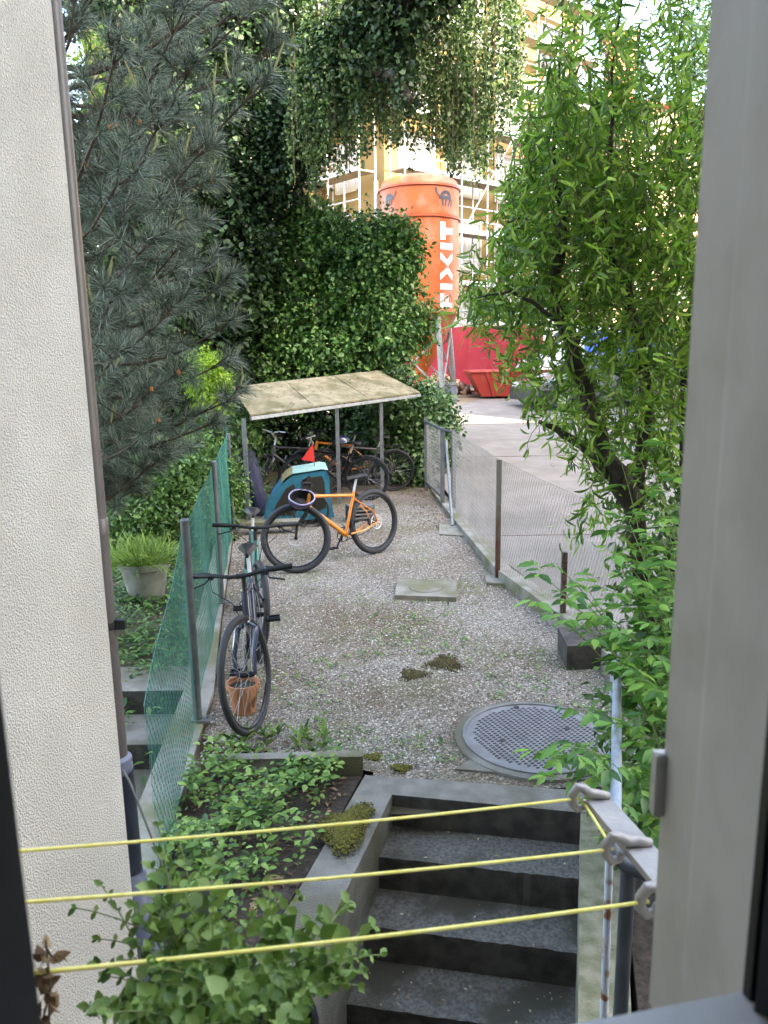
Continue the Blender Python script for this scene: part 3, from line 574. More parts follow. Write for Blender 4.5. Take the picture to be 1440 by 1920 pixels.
    prof = [(-.13, .068, .0), (-.10, .075, .012), (-.04, .06, .01), (.03, .03, .004), (.10, .018, .0), (.135, .008, -.006)]
    for x_, w_, z_ in prof:
        for yy_, zz in ((-1, 0), (-.6, .028), (0, .034), (.6, .028), (1, 0), (0, -.004)): n0.append(sp+Vector((x_, yy_*w_, z_+zz+.01)))
    fs = [(i*6+j, i*6+(j+1) % 6, (i+1)*6+(j+1) % 6, (i+1)*6+j) for i in range(5) for j in range(6)]+[tuple(range(6))[::-1], tuple(range(30, 36))]
    b.add(n0, fs); b.build('saddle', M[sadm], T)
    b = MB(); rr = .09 if not mtb else .078
    b.torus(rr, .005, 28, 4, c=(bbp.x, -.05, bbp.z)); b.lathe([(0.001, 0)], (0, 0, 0), 3) if False else None
    for q in range(4): a = q*math.pi/2+.4; b.tube([(bbp.x, -.05, bbp.z), (bbp.x+rr*math.cos(a), -.05, bbp.z+rr*math.sin(a))], .007, 5)
    b.torus(.04, .012, 20, 5, c=(0, -.045, R_)); b.tube([(bbp.x, -.052, bbp.z+rr), (0, -.048, R_+.045)], .004, 5); b.tube([(bbp.x, -.052, bbp.z-rr), (.03, -.048, R_-.1), (0, -.048, R_-.045)], .004, 5); dt = b.build('drivetrain', M['bblack'], T)
    for s, an in ((-1, -1.0), (1, math.pi-1.0)):
        b = MB(); e = bbp+Vector((.17*math.cos(an), s*.075, .17*math.sin(an))); b.tube([bbp+Vector((0, s*.06, 0)), e], [.013, .010], 8); c_ = b.build('crank', M['bblack'], T)
        b = MB(); pc_ = e+Vector((0, s*.06, 0))
        for oy in (-.04, .04): b.box(pc_+Vector((0, oy, 0)), (.09, .010, .018))
        for ox in (-.04, .04): b.box(pc_+Vector((ox, 0, 0)), (.010, .07, .018))
        b.tube([e, pc_+Vector((0, s*.04, 0))], .008, 6); b.build('pedal', M['bblack'], c_, False)
    if fender:
        for nm, c, MM, a0, a1 in (('fender', ra, I, .25, 2.9), ('fender', fa, SM, .9, 3.0)):
            b = MB(); b.M = MM; k = 18; vs = []
            for i in range(k+1):
                a = a0+(a1-a0)*i/k
                for yy_, dr in ((-.028, 0), (-.018, .012), (.018, .012), (.028, 0)): vs.append((c.x+(R_+.012+dr)*math.cos(a), yy_, c.z+(R_+.012+dr)*math.sin(a)))
            b.add(vs, [(i*4+j, i*4+j+1, i*4+5+j, i*4+4+j) for i in range(k) for j in range(3)]); b.build('fender', M['bblack'], T)
    if rack:
        b = MB(); z = R_*2+.05
        for s in (-1, 1): b.tube([(.22, s*.06, z), (-.18, s*.06, z)], .006, 6); b.tube([(-.1, s*.06, z), (0, s*.07, R_)], .005, 6); b.tube([(.05, s*.06, z), (0, s*.07, R_)], .005, 6)
        for x_ in (-.18, -.08, .02, .12, .22): b.tube([(x_, -.06, z), (x_, .06, z)], .005, 6)
        b.build('rack', M['bblack'], T)
    return T
bicycle('bicycle', 'navy blue bicycle nearest the camera, leaning by the green fence beside a terracotta pot', (-.90, 5.2), (-.785, 4.31), 'bnavy', .355, .020, steer=R(-20), lean=R(3), barw=.66, disc=False)
bicycle('bicycle', 'teal bicycle behind the navy one with black handlebars', (-1.20, 6.7), (-.985, 5.62), 'bteal', .345, .024, steer=R(8), lean=R(-2), barw=.66)
bicycle('bicycle', 'orange mountain bike with a helmet on its bars, in front of the teal trailer', (-.14, 8.42), (-.86, 7.72), 'borange', .365, .031, steer=R(-38), lean=R(7), barw=.7, mtb=True)
bicycle('bicycle', 'dark bicycle with a rear rack, its rear wheel beside the hedge', (.15, 12.55), (-.9, 12.35), 'bgrey', .35, .021, steer=R(10), lean=R(-3), rack=True, fender=False, disc=False)
bicycle('bicycle', 'orange framed bicycle at the back of the shelter, nose to the left', (-.25, 13.15), (-1.3, 12.85), 'borange', .35, .028, steer=R(14), lean=R(3), rise=.06, mtb=True)
bicycle('bicycle', 'black bicycle with mudguards between the trailer and the racked bike', (-.33, 11.75), (-1.3, 11.95), 'bblack', .345, .022, steer=R(-12), lean=R(-4), fender=True, barm='silver', rise=.05, disc=False)
bicycle('bicycle', 'grey bicycle with a silver swept handlebar in the left corner of the shelter', (-1.0, 12.8), (-1.9, 12.25), 'bgrey', .345, .022, steer=R(20), lean=R(4), barm='silver', rise=.10, disc=False)
# helmet on the orange bike
def helmet(label, hp, rx, rz, m1, m2):
    hm = thing('bike_helmet', label, 'helmet'); Q = Matrix.Translation(hp) @ Matrix.Rotation(rz, 4, 'Z') @ Matrix.Rotation(rx, 4, 'X')
    b = MB(); b.M = Q
    b.lathe([(0.001, -.13), (.05, -.125), (.09, -.10), (.115, -.06), (.125, 0)], n=24, sx=1.15, sy=.9); b.lathe([(.125, 0), (.112, .0), (.10, -.05), (.07, -.09), (.001, -.10)], n=24, sx=1.15, sy=.9, mi=1); b.build('shell', [m1, M['bblack']], hm)
    for k in range(5): b = MB(); b.M = Q; x = (k-2)*.042; zz = -.132+abs(k-2)*.012; b.box((x, 0, zz), (.012, .10, .006)); b.build('vent', M['bblack'], hm, False)
    b = MB(); b.M = Q; b.tube([(.1185*1.15*math.cos(i*math.pi/12), .1185*.9*math.sin(i*math.pi/12), .004*math.sin(i)) for i in range(24)], .008, 6, closed=True); b.build('rim', m2, hm)
    for s_ in (-1, 1): b = MB(); b.M = Q; b.tube([(.10*s_, .05, 0), (.05*s_, .02, .08), (0, 0, .13)], .0035, 5); b.build('strap', M['bblack'], hm)
helmet('purple bicycle helmet hanging upside down on the orange mountain bike handlebar', V(566, 932, 7.83), R(38), R(25), M['helmet'], M['helrim'])
helmet('dark blue bicycle helmet resting on the black mudguard bicycle under the shelter', V(640, 832, 11.8), R(172), R(10), M['bnavy'], M['bblack'])
# trailer
tl = thing('bike_trailer', 'teal and mint child bicycle trailer under the shelter behind the orange bike', 'bike trailer')
b = MB(); o_ = V(494, 972, 9.9); ux = Vector((1, .12, 0)).normalized(); uy = Vector((-.12, 1, 0)).normalized()
def TP(x, z, d): return Vector((o_.x, o_.y, .10))+ux*x+uy*d+Vector((0, 0, z))
outl = [(0, 0), (.02, .10), (.12, .30), (.26, .47), (.38, .57), (.60, .61), (.84, .63), (.87, .56), (.89, .22), (.93, 0), (.5, -.02)]
def side(d0, d1, poly, nm, m, par):
    b = MB(); n = len(poly); b.add([TP(x, z, d0) for x, z in poly]+[TP(x, z, d1) for x, z in poly], [tuple(range(n)), tuple(range(n, 2*n))[::-1]]+[(i, n+i, n+(i+1) % n, (i+1) % n) for i in range(n)]); return b.build(nm, m, par, False)
body = side(0, .7, outl, 'body', M['tealc'], tl)
side(-.004, 0, [(.09, .05), (.20, .24), (.31, .41), (.41, .47), (.46, .30), (.47, .14), (.40, .06)], 'side_window', M['dwin'], tl); side(-.004, 0, [(.53, .14), (.52, .52), (.62, .545), (.78, .56), (.81, .48), (.82, .14), (.7, .08)], 'side_window', M['dwin'], tl)
b = MB(); vs = []
for x, z in [(.25, .48), (.32, .55), (.40, .60), (.60, .635), (.78, .66), (.86, .64), (.875, .56)]:
    for d in (-.015, .2, .5, .715): vs.append(TP(x, z+.01*math.sin(d*9+x*7), d))
b.add(vs, [(i*4+j, i*4+j+1, i*4+5+j, i*4+4+j) for i in range(6) for j in range(3)], 0)
for i, mi in enumerate([1, 1, 0, 0, 0, 0]):
    for j in range(3): b.m[i*3+j] = mi
b.build('roof_cover', [M['mint'], M['tan']], tl)
for dd in (-.06, .76): b = MB(); c_ = TP(.62, .12, dd); b.tube([c_+ux*(.23*math.cos(i*math.pi/16))+Vector((0, 0, .23*math.sin(i*math.pi/16))) for i in range(32)], .018, 6, closed=True); b.build('wheel', M['tyre'], tl)
fl = thing('pennant_flag', 'small red triangular pennant above the trailer roof', 'flag'); f0 = V(566, 866, 10.3); b = MB()
b.slab([V(565, 862, 10.3), V(590, 866, 10.3), V(587, 833, 10.3), V(586, 833, 10.3)], (0, .006, 0)); b.build('flag', M['red'], fl, False)
b = MB(); b.tube([V(587, 832, 10.305), V(594, 955, 10.31)], .004, 6); b.build('pole', M['bblack'], fl)
# navy cover, in folds
cvr = MB(); cc = V(478, 965, 10.95); n_ = 28; prof = [(.02, 1.12), (.10, 1.13), (.17, 1.05), (.19, .85), (.2, .6), (.17, .35), (.19, .12), (.2, .02)]; vs = []
for i, (r, z) in enumerate(prof):
    for j in range(n_):
        a = 2*math.pi*j/n_; q = r*(1+.16*math.sin(a*7+i*.5)*min(1, i/3)); vs.append((cc.x-.22+.28*(1-z)+q*math.cos(a), cc.y+q*math.sin(a)*1.6, z))
cvr.add(vs, [(i*n_+j, i*n_+(j+1) % n_, (i+1)*n_+(j+1) % n_, (i+1)*n_+j) for i in range(len(prof)-1) for j in range(n_)]+[tuple(range(n_))])
tag(cvr.build('rain_cover', M['navyc']), 'dark navy folded rain cover standing at the left post of the shelter', 'rain cover')
# grey basket seen through the rear wheel
cr_ = thing('plastic_crate', 'pale grey plastic crate behind the rear wheel of the orange mountain bike', 'crate'); c_ = G(676, 975); b = MB()
for k in range(4): b.box((c_.x, c_.y, .05+k*.05), (.34, .24, .02), R(20))
for s in (-1, 1):
    for s2 in (-1, 1): q = Matrix.Rotation(R(20), 4, 'Z') @ Vector((s*.16, s2*.11, 0)); b.box((c_.x+q.x, c_.y+q.y, .11), (.03, .03, .22), R(20))
b.build('crate_body', M['galv'], cr_, False)
# bench slab behind navy bike
bn = thing('low_bench', 'low pale grey bench board behind the teal bicycle', 'bench'); b = MB(); p0 = G(462, 1005); p1 = G(560, 1000); b.slab([(p0.x, p0.y, .12), (p1.x, p1.y, .12), (p1.x, p1.y+.2, .12), (p0.x, p0.y+.2, .12)], (0, 0, .04)); b.build('seat', M['kerb'], bn, False)
for p in (p0, p1): b = MB(); b.box((p.x+(.06 if p is p0 else -.06), p.y+.1, .06), (.06, .16, .12)); b.build('leg', M['kerb'], bn, False)
# pots
def pot(name, label, c, r, hgt, m, taper=.7):
    T = thing(name, label, 'pot'); b = MB(); c = Vector(c)
    b.lathe([(.001, 0), (r*taper, 0), (r*.95, hgt*.82), (r, hgt*.84), (r*1.06, hgt*.85), (r*1.06, hgt), (r*.95, hgt), (r*.9, hgt*.8), (.001, hgt*.8)], c, 32); b.build('pot_wall', m, T)
    b = MB(); b.lathe([(.001, hgt*.83), (r*.92, hgt*.83)], c, 24); b.build('potting_soil', M['soil'], T); return T
pc_ = G(455, 1342); pot('plant_pot', 'terracotta pot behind the front wheel of the navy bicycle', (pc_.x, pc_.y+.06, 0), .10, .20, M['terra'])
gp = G(275, 1110); pt = pot('plant_pot', 'large pale pot of grass behind the green fence', (gp.x, gp.y, -.05), .23, .36, M['ppot'])
n = 700; a = rng.uniform(0, 6.28, n); r_ = .2*np.sqrt(rng.random(n)); P = np.stack([gp.x+r_*np.cos(a), gp.y+r_*np.sin(a), np.full(n, .27)], 1); D = np.stack([np.cos(a)*.75*(r_/.2), np.sin(a)*.75*(r_/.2), np.full(n, .8)], 1)+rng.standard_normal((n, 3))*.15
curly('grass_tuft', P, D, .27, .028, M['grass'], pt, curl=1.4, seg=5)

# ============================================================ SITE: SILO, SKIP, NETTING, VEHICLES
si = thing('mortar_silo', 'tall orange mortar silo with white lettering on steel legs', 'silo')
sc_ = V(788, 740, 25.0); SX, SY = sc_.x, sc_.y; sz0 = lane_z(25); rS = 1.21
zt = V(788, 343, 25-rS).z; zs2 = V(788, 402, 25-rS).z; zcb = V(788, 585, 25-rS).z; zo = V(788, 700, 25).z
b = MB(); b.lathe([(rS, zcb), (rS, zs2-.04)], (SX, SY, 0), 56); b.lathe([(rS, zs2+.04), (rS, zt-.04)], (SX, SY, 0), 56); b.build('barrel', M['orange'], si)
for pf in ([(rS, zs2-.05), (rS+.05, zs2-.04), (rS+.05, zs2+.04), (rS, zs2+.05)], [(rS, zt-.05), (rS+.05, zt-.03), (rS+.04, zt+.03), (rS-.02, zt+.05)], [(rS, zcb+.03), (rS+.02, zcb+.02), (rS+.02, zcb-.03), (rS-.02, zcb-.04)]):
    b = MB(); b.lathe(pf, (SX, SY, 0), 56); b.build('ring', M['orange2'], si)
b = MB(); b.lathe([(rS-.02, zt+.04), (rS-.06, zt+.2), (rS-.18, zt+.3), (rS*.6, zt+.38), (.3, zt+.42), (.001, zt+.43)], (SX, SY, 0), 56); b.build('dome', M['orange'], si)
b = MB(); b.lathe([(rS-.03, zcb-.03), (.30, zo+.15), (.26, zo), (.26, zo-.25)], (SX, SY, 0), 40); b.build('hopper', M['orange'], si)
legs = []
for q in range(4):
    a = R(28+90*q); e0 = Vector((SX+1.05*math.cos(a), SY+1.05*math.sin(a), zcb-.05)); e1 = Vector((SX+1.32*math.cos(a), SY+1.32*math.sin(a), sz0+.03)); legs.append((e0, e1))
    b = MB(); b.tube([e0, e1], .085, 12); b.box((e1.x, e1.y, e1.z), (.4, .4, .05)); b.build('leg', M['galv'], si)
for q in range(4):
    (a0_, a1_), (b0_, b1_) = legs[q], legs[(q+1) % 4]
    b = MB(); b.tube([a0_.lerp(a1_, .25), b0_.lerp(b1_, .92)], .03, 6); b.tube([b0_.lerp(b1_, .25), a0_.lerp(a1_, .92)], .03, 6); b.build('cross_brace', M['galv'], si)
b = MB(); b.tube([(SX-rS-.10, SY-.1, sz0+.4), (SX-rS-.10, SY-.1, zt+.3)], .06, 8); b.build('filling_pipe', M['scaf'], si)
def onbarrel(polys, name, m, ang0, z0, s, rr=rS+.012):
    """polys in (u: along reading direction = up, v: letter height, pointing left)"""
    b = MB()
    for poly in polys:      # quads subdivided across v so that they follow the curve
        (p0, p1, p2, p3) = poly; k = 5; vs = []
        for i in range(k+1):
            for (aa, bb) in ((p0, p3), (p1, p2)):
                u = aa[0]+(bb[0]-aa[0])*i/k; v = aa[1]+(bb[1]-aa[1])*i/k; an = ang0-v*s/rS; vs.append((SX+rr*math.cos(an), SY+rr*math.sin(an), z0+u*s))
        b.add(vs, [(2*i, 2*i+1, 2*i+3, 2*i+2) for i in range(k)])
    return b.build(name, m, si, False)
zF = V(826, 576, 25-1.13).z; zT = V(826, 413, 25-1.13).z; sU = (zT-zF)/5.0
angR = math.atan2(-math.sqrt(1-((842-788)/71.)**2), (842-788)/71.)
hh = 1.0*.49/sU
L = lambda u0, v0, u1, v1: ((u0, v0*hh), (u1, v0*hh), (u1, v1*hh), (u0, v1*hh))
let = []
let += [L(0, 0, .28, 1), L(.28, .72, .82, 1), L(.28, .36, .7, .60)]                                   # F
let += [L(1.05, 0, 1.40, 1)]                                                                         # I
o = 1.6; let += [((o, 0), (o+.38, 0), (o+.78, .42*hh), (o+.40, .5*hh)), ((o+.40, .5*hh), (o+.78, .42*hh), (o+.38, 1*hh), (o, 1*hh))]
o2 = o+.82; let += [((o2+.40, 0), (o2+.78, 0), (o2+.38, .5*hh), (o2, .42*hh)), ((o2, .42*hh), (o2+.38, .5*hh), (o2+.78, 1*hh), (o2+.40, 1*hh))]
let += [L(3.38, 0, 3.75, 1), L(3.92, .62, 4.95, 1), L(4.25, 0, 4.63, .62)]                             # I T
onbarrel(let, 'lettering', M['white'], angR+.02, zF, sU)
def emblem(px, flip, s):
    zc = V(px, 372, 24).z; an = math.atan2(-math.sqrt(max(0, 1-((px-788)/71.)**2)), (px-788)/71.); b = MB(); rr = rS+.013
    def W2(x, z): aa = an+x*s/rS; return (SX+rr*math.cos(aa), SY+rr*math.sin(aa), zc+z*s)
    def poly(pts): b.add([W2(x*flip, z) for x, z in pts], [tuple(range(len(pts)))])
    poly([(-.30, -.02), (-.33, .16), (-.2, .32), (0, .38), (.2, .34), (.33, .18), (.36, -.05), (.3, -.1), (.2, -.02), (.05, 0), (-.1, -.02), (-.2, -.08)])
    for x0, x1 in ((-.25, -.22), (-.05, -.08), (.22, .10), (.32, .3)): poly([(x0, -.02), (x0+.10, -.02), (x1+.07, -.34), (x1, -.36)])
    for x0, zz in ((-.3, .0), (-.36, .04)): poly([(x0, zz), (x0-.06, zz+.05), (x0-.24, .22+zz), (x0-.26, .46+zz), (x0-.20, .44+zz), (x0-.18, .24+zz), (x0, zz+.08)])
    poly([(-.28, .0), (-.4, -.06), (-.42, .02), (-.34, .1)])
    return b.build('emblem', M['logo'], si, False)
emblem(734, -1, .46); emblem(831, 1, .62)
# red netting fence
rn = thing('site_fence', 'red netting construction fence behind the silo and skip', 'fence')
x0, x1 = V(740, 660, 28.6).x, V(1018, 660, 28.6).x; zb_ = lane_z(28.6); ztp = V(900, 613, 28.6).z; b = MB(); nx, nz = 40, 6; vs = []
for i in range(nx+1):
    for j in range(nz+1): t = i/nx; vs.append((x0+(x1-x0)*t, 28.6+.06*math.sin(t*40)+.03*math.sin(t*17+j), zb_+.12+(ztp-zb_-.12)*j/nz+(.03*math.sin(t*30) if j == nz else 0)))
b.add(vs, [(i*(nz+1)+j, (i+1)*(nz+1)+j, (i+1)*(nz+1)+j+1, i*(nz+1)+j+1) for i in range(nx) for j in range(nz)]); b.build('netting', M['rednet'], rn)
for t in (0, .25, .5, .75, 1): b = MB(); x = x0+(x1-x0)*t; b.tube([(x, 28.72, zb_), (x, 28.72, ztp+.02)], .03, 8); b.build('post', M['scaf'], rn)
b = MB(); b.tube([(x0, 28.70, (zb_+ztp)/2-.2), (x1, 28.70, (zb_+ztp)/2-.2)], .025, 6); b.build('rail', M['scaf'], rn)
# skip
sk = thing('skip_container', 'red open skip with sloping end beside the silo', 'skip'); zg = lane_z(25); s_l = V(878, 697, 25).x; b = MB(); xr = V(1035, 700, 25).x; hs = V(900, 697, 25).z-zg
def skip(h_, y0, y1, xl0, xl1, xr1, xr0, t):
    return [(xl0, y0, zg+h_), (xl1, y0+.15, zg+.06), (xr1, y0+.15, zg+.06), (xr0, y0, zg+h_), (xl0, y1, zg+h_), (xl1, y1-.15, zg+.06), (xr1, y1-.15, zg+.06), (xr0, y1, zg+h_)]
o1 = skip(hs, 24.6, 26.3, s_l, s_l+.42, xr-.42, xr, 0); i1 = [(Vector(p)*.96+Vector(((s_l+xr)/2, 25.45, zg+hs))*.04) for p in o1]; i1 = [Vector((p.x, p.y, p.z if k not in (0, 3, 4, 7) else zg+hs)) for k, p in enumerate(i1)]
b.add(o1, [(0, 1, 2, 3), (7, 6, 5, 4), (4, 5, 1, 0), (3, 2, 6, 7), (1, 5, 6, 2)]); b.add(i1, [(3, 2, 1, 0), (4, 5, 6, 7), (0, 1, 5, 4), (7, 6, 2, 3), (2, 6, 5, 1)]); b.build('body', M['dred'], sk, False)
b = MB()
for p, q in ((0, 3), (3, 7), (7, 4), (4, 0)): b.tube([o1[p], o1[q]], .045, 6)
b.build('rim', M['dred'], sk)
for t in (.2, .5, .8): b = MB(); b.tube([Vector(o1[0]).lerp(Vector(o1[3]), t)+Vector((0, -.03, 0)), Vector(o1[1]).lerp(Vector(o1[2]), t)+Vector((0, -.03, 0))], .04, 4); b.build('rib', M['dred'], sk, False)
# rubble and box
n = 260; P = np.stack([V(826, 700, 26.3).x+rng.normal(0, .55, n), 26.2+rng.normal(0, .4, n), np.zeros(n)], 1); dd_ = np.hypot(P[:, 0]-V(826, 700, 26.3).x, P[:, 1]-26.2); P[:, 2] = lane_z(26.2)+np.maximum(0, .75-dd_*.6)*rng.random(n)**.3
vs, fs = [], []
for p in P:
    q = Matrix.Rotation(random.random()*6, 4, Vector((random.random(), random.random(), random.random())).normalized()); s = random.uniform(.06, .14); k = len(vs)
    for e in (-1, 1):
        for f_ in (-1, 1):
            for g_ in (-1, 1): vs.append(Vector(p)+q @ Vector((g_*s, f_*s*.55, e*s*.4)))
    fs += [(k, k+2, k+3, k+1), (k+4, k+5, k+7, k+6), (k, k+1, k+5, k+4), (k+2, k+6, k+7, k+3), (k, k+4, k+6, k+2), (k+1, k+3, k+7, k+5)]
tag(npmesh('brick_rubble', np.array([tuple(v) for v in vs]), np.array(fs), M['chip']), 'heap of broken bricks piled behind the silo legs', 'rubble', kind='stuff')
bx = thing('tool_box', 'blue grey box on the ground at the foot of the silo', 'box'); p = V(832, 735, 24.3); zz = lane_z(24.3); b = MB(); b.box((p.x, 24.3, zz+.25), (.75, .6, .5)); b.build('body', M['box'], bx, False); b = MB(); b.box((p.x, 24.3, zz+.53), (.8, .65, .06)); b.build('lid', M['galv'], bx, False)
b = MB(); b.box((V(882, 733, 24.3).x, 25.5, zz+.06), (.9, .7, .12), .2); tag(b.build('pallet', M['deck'], smooth=False), 'low wooden pallet on the ground between silo and skip', 'pallet')

def vehicle(name, label, cat, o, yaw, Ls, Ws, sections, body, glasses, group=None, low=.30):
    """sections: (x, z_bottom, z_belt, z_top, halfwidth_top)"""
    T = thing(name, label, cat, group=group); T.matrix_world = Matrix.Translation(o) @ Matrix.Rotation(yaw, 4, 'Z'); b = MB(); vs = []
    for x, zb2, zm, zt2, hw in sections:
        w2 = Ws/2
        for y, z in ((-w2*.96, zb2), (-w2, zb2+.15), (-w2, zm), (-hw, zt2), (hw, zt2), (w2, zm), (w2, zb2+.15), (w2*.96, zb2)): vs.append((x, y, z))
    k = len(sections); fs = [(i*8+j, (i+1)*8+j, (i+1)*8+(j+1) % 8, i*8+(j+1) % 8) for i in range(k-1) for j in range(8)]+[tuple(range(8)), tuple(range((k-1)*8, k*8))[::-1]]
    b.add(vs, fs); b.build('body', body, T)
    return T
def wheels(T, xs_, w2, r):
    for x in xs_:
        for s in (-1, 1):
            b = MB(); b.tube([(x, s*w2-.10*s, r), (x, s*w2+.012*s, r)], r, 24); wv = b.build('wheel', M['tyre'], T)
            b = MB(); b.tube([(x, s*w2, r), (x, s*w2+.02*s, r)], r*.62, 16); b.build('rim', M['silver'], wv)
co = V(975, 760, 22.3); car = vehicle('parked_car', 'grey parked car with a black bumper behind the willow', 'car', (co.x+2.1, 22.6, lane_z(22.6)), R(193), 4.2, 1.76,
    [(2.1, .30, .52, .56, .6), (2.0, .2, .68, .74, .72), (1.2, .2, .82, .92, .74), (.95, .2, .86, .98, .72), (.15, .2, .9, 1.46, .58), (-1.0, .2, .92, 1.48, .58), (-1.75, .2, .94, 1.12, .64), (-2.05, .3, .8, .95, .7), (-2.1, .35, .7, .8, .7)], M['carb'], None)
wheels(car, (1.32, -1.3), .86, .32)
b = MB(); b.slab([(.99, -.68, .985), (.99, .68, .985), (.20, .55, 1.445), (.20, -.55, 1.445)], (.012, 0, .012)); b.build('windscreen', M['carg'], car, False)
for s in (-1, 1): b = MB(); b.slab([(.75, s*.862, .93), (-1.5, s*.862, .95), (-1.0, s*.60, 1.43), (.18, s*.60, 1.42)], (0, s*.012, 0)); b.build('side_window', M['carg'], car, False)
b = MB(); b.box((2.06, 0, .38), (.18, 1.72, .34)); b.box((1.72, .85, .36), (.6, .06, .3)); b.box((1.72, -.85, .36), (.6, .06, .3)); b.build('bumper', M['cark'], car, False)
for s in (-1, 1): b = MB(); b.box((2.03, s*.66, .64), (.14, .34, .13)); b.build('headlight', M['lamp'], car, False)
vo = V(1100, 700, 26.2); van = vehicle('parked_van', 'white van with a blue panel behind the willow trunk', 'van', (vo.x+.2, 26.3, lane_z(26.3)), R(182), 4.6, 1.9,
    [(2.4, .4, .8, .9, .8), (2.25, .25, 1.0, 1.1, .85), (1.6, .25, 1.15, 1.3, .85), (1.0, .25, 1.2, 2.05, .78), (.6, .25, 1.25, 2.15, .82), (-2.3, .25, 1.3, 2.15, .82), (-2.4, .4, 1.3, 2.1, .8)], M['vanw'], None)
wheels(van, (1.55, -1.5), .93, .34)
b = MB(); b.slab([(1.58, -.75, 1.33), (1.58, .75, 1.33), (1.05, .7, 1.98), (1.05, -.7, 1.98)], (.02, 0, .02)); b.build('windscreen', M['carg'], van, False)
b = MB(); b.slab([(.55, .962, .75), (-1.9, .962, .75), (-1.9, .95, 1.28), (.55, .95, 1.28)], (0, .012, 0)); b.slab([(.55, .955, 1.3), (-1.9, .955, 1.3), (-1.9, .85, 1.95), (.55, .85, 1.95)], (0, .014, 0)); b.build('blue_panel', M['vanb'], van, False)

# ============================================================ BUILDINGS
fd = Vector((.75, .66, 0)).normalized(); fn = Vector((.66, -.75, 0)).normalized(); gn = -fd
C0 = Vector((.2, 31.2, 0)); HB = 19.5; zB = 1.0
bd = thing('scaffolded_building', 'ochre apartment building behind white scaffolding with pale film over its windows', 'building')
E1 = C0+fd*12.2; W1 = C0-fn*4.3; W2 = W1-fd*4.5
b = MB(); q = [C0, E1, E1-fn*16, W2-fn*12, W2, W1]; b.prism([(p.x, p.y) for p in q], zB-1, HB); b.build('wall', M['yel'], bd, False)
b = MB(); q = [C0+fn*.6+gn*.6, E1+fn*.6+fd*.5, E1-fn*16+fd*.5, W2-fn*12, W2+fn*.6, W1+fn*.6+gn*.6]; b.prism([(p.x, p.y) for p in q], HB, HB+.35); b.build('eaves', M['trim'], bd, False)
def win(o, d, nn, wv, z0, z1, pm, nm='window'):
    a = Vector(o)-d*wv/2; c = Vector(o)+d*wv/2; b = MB(); t = .12
    b.slab([a+Vector((0, 0, z0))-nn*.02, c+Vector((0, 0, z0))-nn*.02, c+Vector((0, 0, z1))-nn*.02, a+Vector((0, 0, z1))-nn*.02], nn*.05); pw = b.build(nm, pm, bd, False)
    b = MB()
    for p_, q_, e_, f_ in ((a-d*t, a, z0-t, z1+t), (c, c+d*t, z0-t, z1+t), (a, c, z0-t*1.3, z0), (a, c, z1, z1+t)):
        b.slab([p_+Vector((0, 0, e_))-nn*.01, q_+Vector((0, 0, e_))-nn*.01, q_+Vector((0, 0, f_))-nn*.01, p_+Vector((0, 0, f_))-nn*.01], nn*.08)
    b.slab([Vector(o)-d*.03+Vector((0, 0, z0)), Vector(o)+d*.03+Vector((0, 0, z0)), Vector(o)+d*.03+Vector((0, 0, z1)), Vector(o)-d*.03+Vector((0, 0, z1))], nn*.045)
    b.build('surround', M['trim'], pw, False)
for fl_ in range(6):
    z0 = 2.9+fl_*2.9
    for k_, s in enumerate((1.7, 4.5, 7.3, 10.2)):
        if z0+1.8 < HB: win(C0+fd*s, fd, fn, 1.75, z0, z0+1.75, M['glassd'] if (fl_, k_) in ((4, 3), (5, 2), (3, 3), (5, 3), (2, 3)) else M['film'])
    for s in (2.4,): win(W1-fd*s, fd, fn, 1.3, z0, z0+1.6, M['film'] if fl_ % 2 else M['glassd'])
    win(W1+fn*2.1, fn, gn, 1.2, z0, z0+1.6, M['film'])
sf = thing('scaffolding', 'white tube scaffolding with plank decks in front of the ochre building', 'scaffolding')
def sca(o, d, nn, n_bay, bay, z0, z1, lift=2.0):
    for i in range(n_bay+1):
        for off in (.35, 1.15):
            p = o+d*(i*bay)+nn*off; b = MB(); b.tube([(p.x, p.y, z0), (p.x, p.y, z1)], .035, 6); b.build('standard', M['scaf'], sf)
    z = z0+lift; k = 0
    while z < z1:
        b = MB(); a = o+nn*.38; c = o+d*(n_bay*bay)+nn*.38; b.slab([a+Vector((0, 0, z)), c+Vector((0, 0, z)), c+nn*.74+Vector((0, 0, z)), a+nn*.74+Vector((0, 0, z))], (0, 0, .06)); b.build('deck', M['deck'], sf, False)
        b = MB()
        for hh_ in (.5, 1.0): a = o+nn*1.16; c = o+d*(n_bay*bay)+nn*1.16; b.tube([a+Vector((0, 0, z+hh_)), c+Vector((0, 0, z+hh_))], .028, 6)
        a = o+nn*1.14; c = o+d*(n_bay*bay)+nn*1.14; b.slab([a+Vector((0, 0, z)), c+Vector((0, 0, z)), c+Vector((0, 0, z+.18)), a+Vector((0, 0, z+.18))], nn*.03); b.build('guard_rail', M['scaf'], sf)
        if n_bay > 2:
            i = k % max(1, n_bay-1); a = o+nn*1.19+d*(i*bay); c = a+d*bay; b = MB(); b.tube([a+Vector((0, 0, z)), c+Vector((0, 0, z+lift))], .028, 6); b.build('diagonal', M['scaf'], sf)
        z += lift; k += 1
sca(C0, fd, fn, 8, 1.53, .9, HB+1); sca(W1-fd*4.4, fd, fn, 2, 2.2, .9, HB-2); sca(W1+fn*.4-Vector((0, 0, 0)), fn, gn, 2, 1.9, .9, HB-1)
